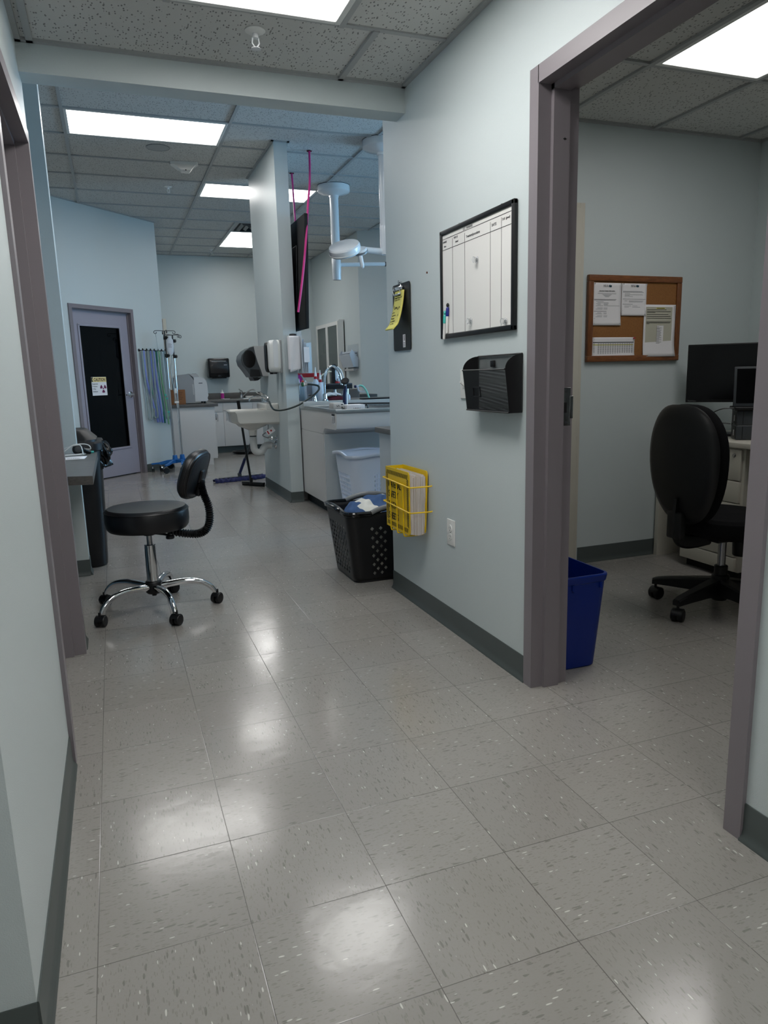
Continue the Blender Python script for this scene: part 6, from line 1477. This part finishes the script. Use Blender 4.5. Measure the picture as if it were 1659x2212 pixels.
# brown chair and cabinet pieces beyond
t = thing('brown_chair', 'rounded brown vinyl chair back half hidden behind the microscope', 'chair', (2.48, 7.0, 0))
m = MB(); m.rbox(2.48, 7.0, .20, .05, .62, .995, .02, .015); m.put('backrest', M['brown'], t)
for x in (2.40, 2.56):
    for y in (6.75, 7.02): MB().cyl((x, y, 0), (x, y, .46 if y < 7 else .64), .011, n=10).put('leg', M['chrome'], t)
MB().rbox(2.48, 6.88, .22, .30, .45, .50, .04, .015).put('seat', M['brown'], t)
t = thing('dark_cabinet', 'low dark wooden cabinet by the right wall behind the jug', 'cabinet', (2.75, 7.5, 0))
MB().box(2.66, 2.95, 7.4, 7.75, 0, .915, .004).put('carcass', mat('dark_wood', (62,54,48), .5), t); MB().box(2.67, 2.80, 7.388, 7.40, .04, .88, .003).put('door', mat('dark_wood_door', (70,62,54), .5), t); MB().box(2.81, 2.94, 7.388, 7.40, .04, .88, .003).put('door', mat('dark_wood_door', (70,62,54), .5), t)

# ---- glass-front wall cabinet and acrylic rack on the far right wall
gc = thing('glass_cabinet', 'white wall cabinet with two glass doors on the far right wall', 'cabinet', (3.15, 10.1, 1.4))
gx, gy0, gy1, gz0, gz1 = 3.09, 9.50, 10.74, .96, 1.965
MB().box(gx+.02, 3.198, gy0, gy0+.02, gz0, gz1+.02).put('side_panel', M['white'], gc, ang=0); MB().box(gx+.02, 3.198, gy1-.02, gy1, gz0, gz1).put('side_panel', M['white'], gc, ang=0)
MB().box(gx+.02, 3.198, gy0+.02, gy1-.02, gz1-.02, gz1).put('top_panel', M['white'], gc, ang=0); MB().box(gx+.02, 3.198, gy0+.02, gy1-.02, gz0, gz0+.02).put('bottom_panel', M['white'], gc, ang=0)
MB().box(3.185, 3.198, gy0, gy1, gz0, gz1).put('back_panel', M['lamg'], gc, ang=0)
for z in (1.18, 1.50): MB().box(gx+.03, 3.185, gy0+.02, gy1-.02, z, z+.018).put('shelf', M['white'], gc, ang=0)
gm = (gy0+gy1)/2
for a, b in ((gy0, gm-.003), (gm+.003, gy1)):
    m = MB(); f_ = .055
    for q in ((a, a+f_, gz0, gz1), (b-f_, b, gz0, gz1), (a+f_, b-f_, gz0, gz0+f_), (a+f_, b-f_, gz1-f_, gz1)): m.box(gx, gx+.02, q[0], q[1], q[2], q[3])
    d = m.put('door_frame', M['white'], gc, ang=0); MB().box(gx+.008, gx+.012, a+f_, b-f_, gz0+f_, gz1-f_).put('pane', M['cglass'], d, ang=0)
for k, (y, z, h, w_) in enumerate(((10.42, 1.198, .035, .22), (10.42, 1.234, .03, .24), (10.42, 1.265, .03, .22))):
    tag(MB().rbox(3.152, y, .055, w_, z+.0005, z+h, .03, .008).put('folded_pack', M['navyp']), ('lowest', 'middle', 'topmost')[k]+' dark folded pack of the stack behind the cabinet glass', 'pack', 'dark packs in the glass cabinet')
t = thing('coiled_tubing', 'pale green coil of tubing behind the upper cabinet glass', 'tubing', (3.15, 10.42, 1.52)); m = MB(); m.torus((3.15, 10.42, 1.60), .08, .01, (1,.2,0), 30, 8); m.put('coil', M['lime'], t)
ar = thing('acrylic_rack', 'clear acrylic box rack on the far right wall beside the glass cabinet', 'rack', (3.2, 9.1, 1.25))
MB().box(3.192, 3.1985, 8.86, 9.38, 1.25, 1.60).put('back_plate', M['clear'], ar, ang=0)
m = MB()
for y in (8.86, 9.374): MB().prism([(3.192, 1.27), (3.12, 1.27), (3.06, 1.45), (3.10, 1.52), (3.192, 1.40)], y, y+.006, 'y').put('side_wall', M['trans'], ar, ang=0)
m = MB(); m.prism([(3.192, 1.27), (3.12, 1.27), (3.12, 1.276), (3.192, 1.276)], 8.86, 9.38, 'y'); m.prism([(3.124, 1.27), (3.064, 1.45), (3.058, 1.45), (3.118, 1.27)], 8.86, 9.38, 'y'); m.put('tilted_front', M['trans'], ar, ang=0)
for k in range(3): MB().box(3.10, 3.19, 8.90, 9.34, 1.40+.035*k, 1.425+.035*k, .003).put('tray_slot', M['trans'], ar)
MB().box(3.13, 3.19, 8.90, 9.34, 1.22, 1.249).put('lower_lip', M['lgrey'], ar, ang=0)

# ---- white laundry basket with square holes
wbk = thing('laundry_basket', 'white laundry basket with square holes standing before the wet table', 'basket', (1.68, 4.06, 0))
def wh(side, k, n, j):
    if j < 2 or j > 10: return False
    if side == 'left': return True
    if side == 'front': return k >= n-7
    return k % 2 == 0
m = MB(); basket_wall(m, 1.70, 4.05, .40, .36, .50, .46, .012, .545, .07, .036, 15, wh, 'square', .44)
m.put('body', M['basket'], wbk, ang=40, solid=.004)
MB().rbox(1.70, 4.05, .40, .36, 0, .014, .06, .004).put('bottom', M['basket'], wbk)
P1, lab = perimeter(1.70, 4.05, .51, .47, .075, .02)
def wz(x, y): return .548+(.018*cos(min(1, abs(y-4.05)/.16)*pi/2) if abs(x-1.70) > .2 else 0)+(.012*cos(min(1, abs(x-1.70)/.16)*pi/2) if abs(y-4.05) > .18 else 0)
R = [[], [], [], []]
for x, y in P1+[P1[0]]:
    dx, dy = (x-1.70), (y-4.05)
    for q, (f, dz) in enumerate(((.99, -.012), (1.0, 0), (1.065, .004), (1.075, -.018))): R[q].append((1.70+dx*f, 4.05+dy*f, wz(x, y)+dz))
m = MB(); m.loft(R, caps=False, closed=False); m.put('rim', M['basket'], wbk, ang=60, solid=.003)

# ---- small counter end behind the corridor wall corner
sc_ = thing('side_counter', 'grey counter end with dark top just past the corridor wall corner', 'counter', (1.9, 2.9, 0))
MB().box(1.583, 2.6, 2.36, 3.54, 0, .742).put('cabinet', M['lamg'], sc_, ang=0)
MB().box(1.556, 2.63, 2.34, 3.56, .742, .780, .003).put('worktop', M['counter'], sc_)
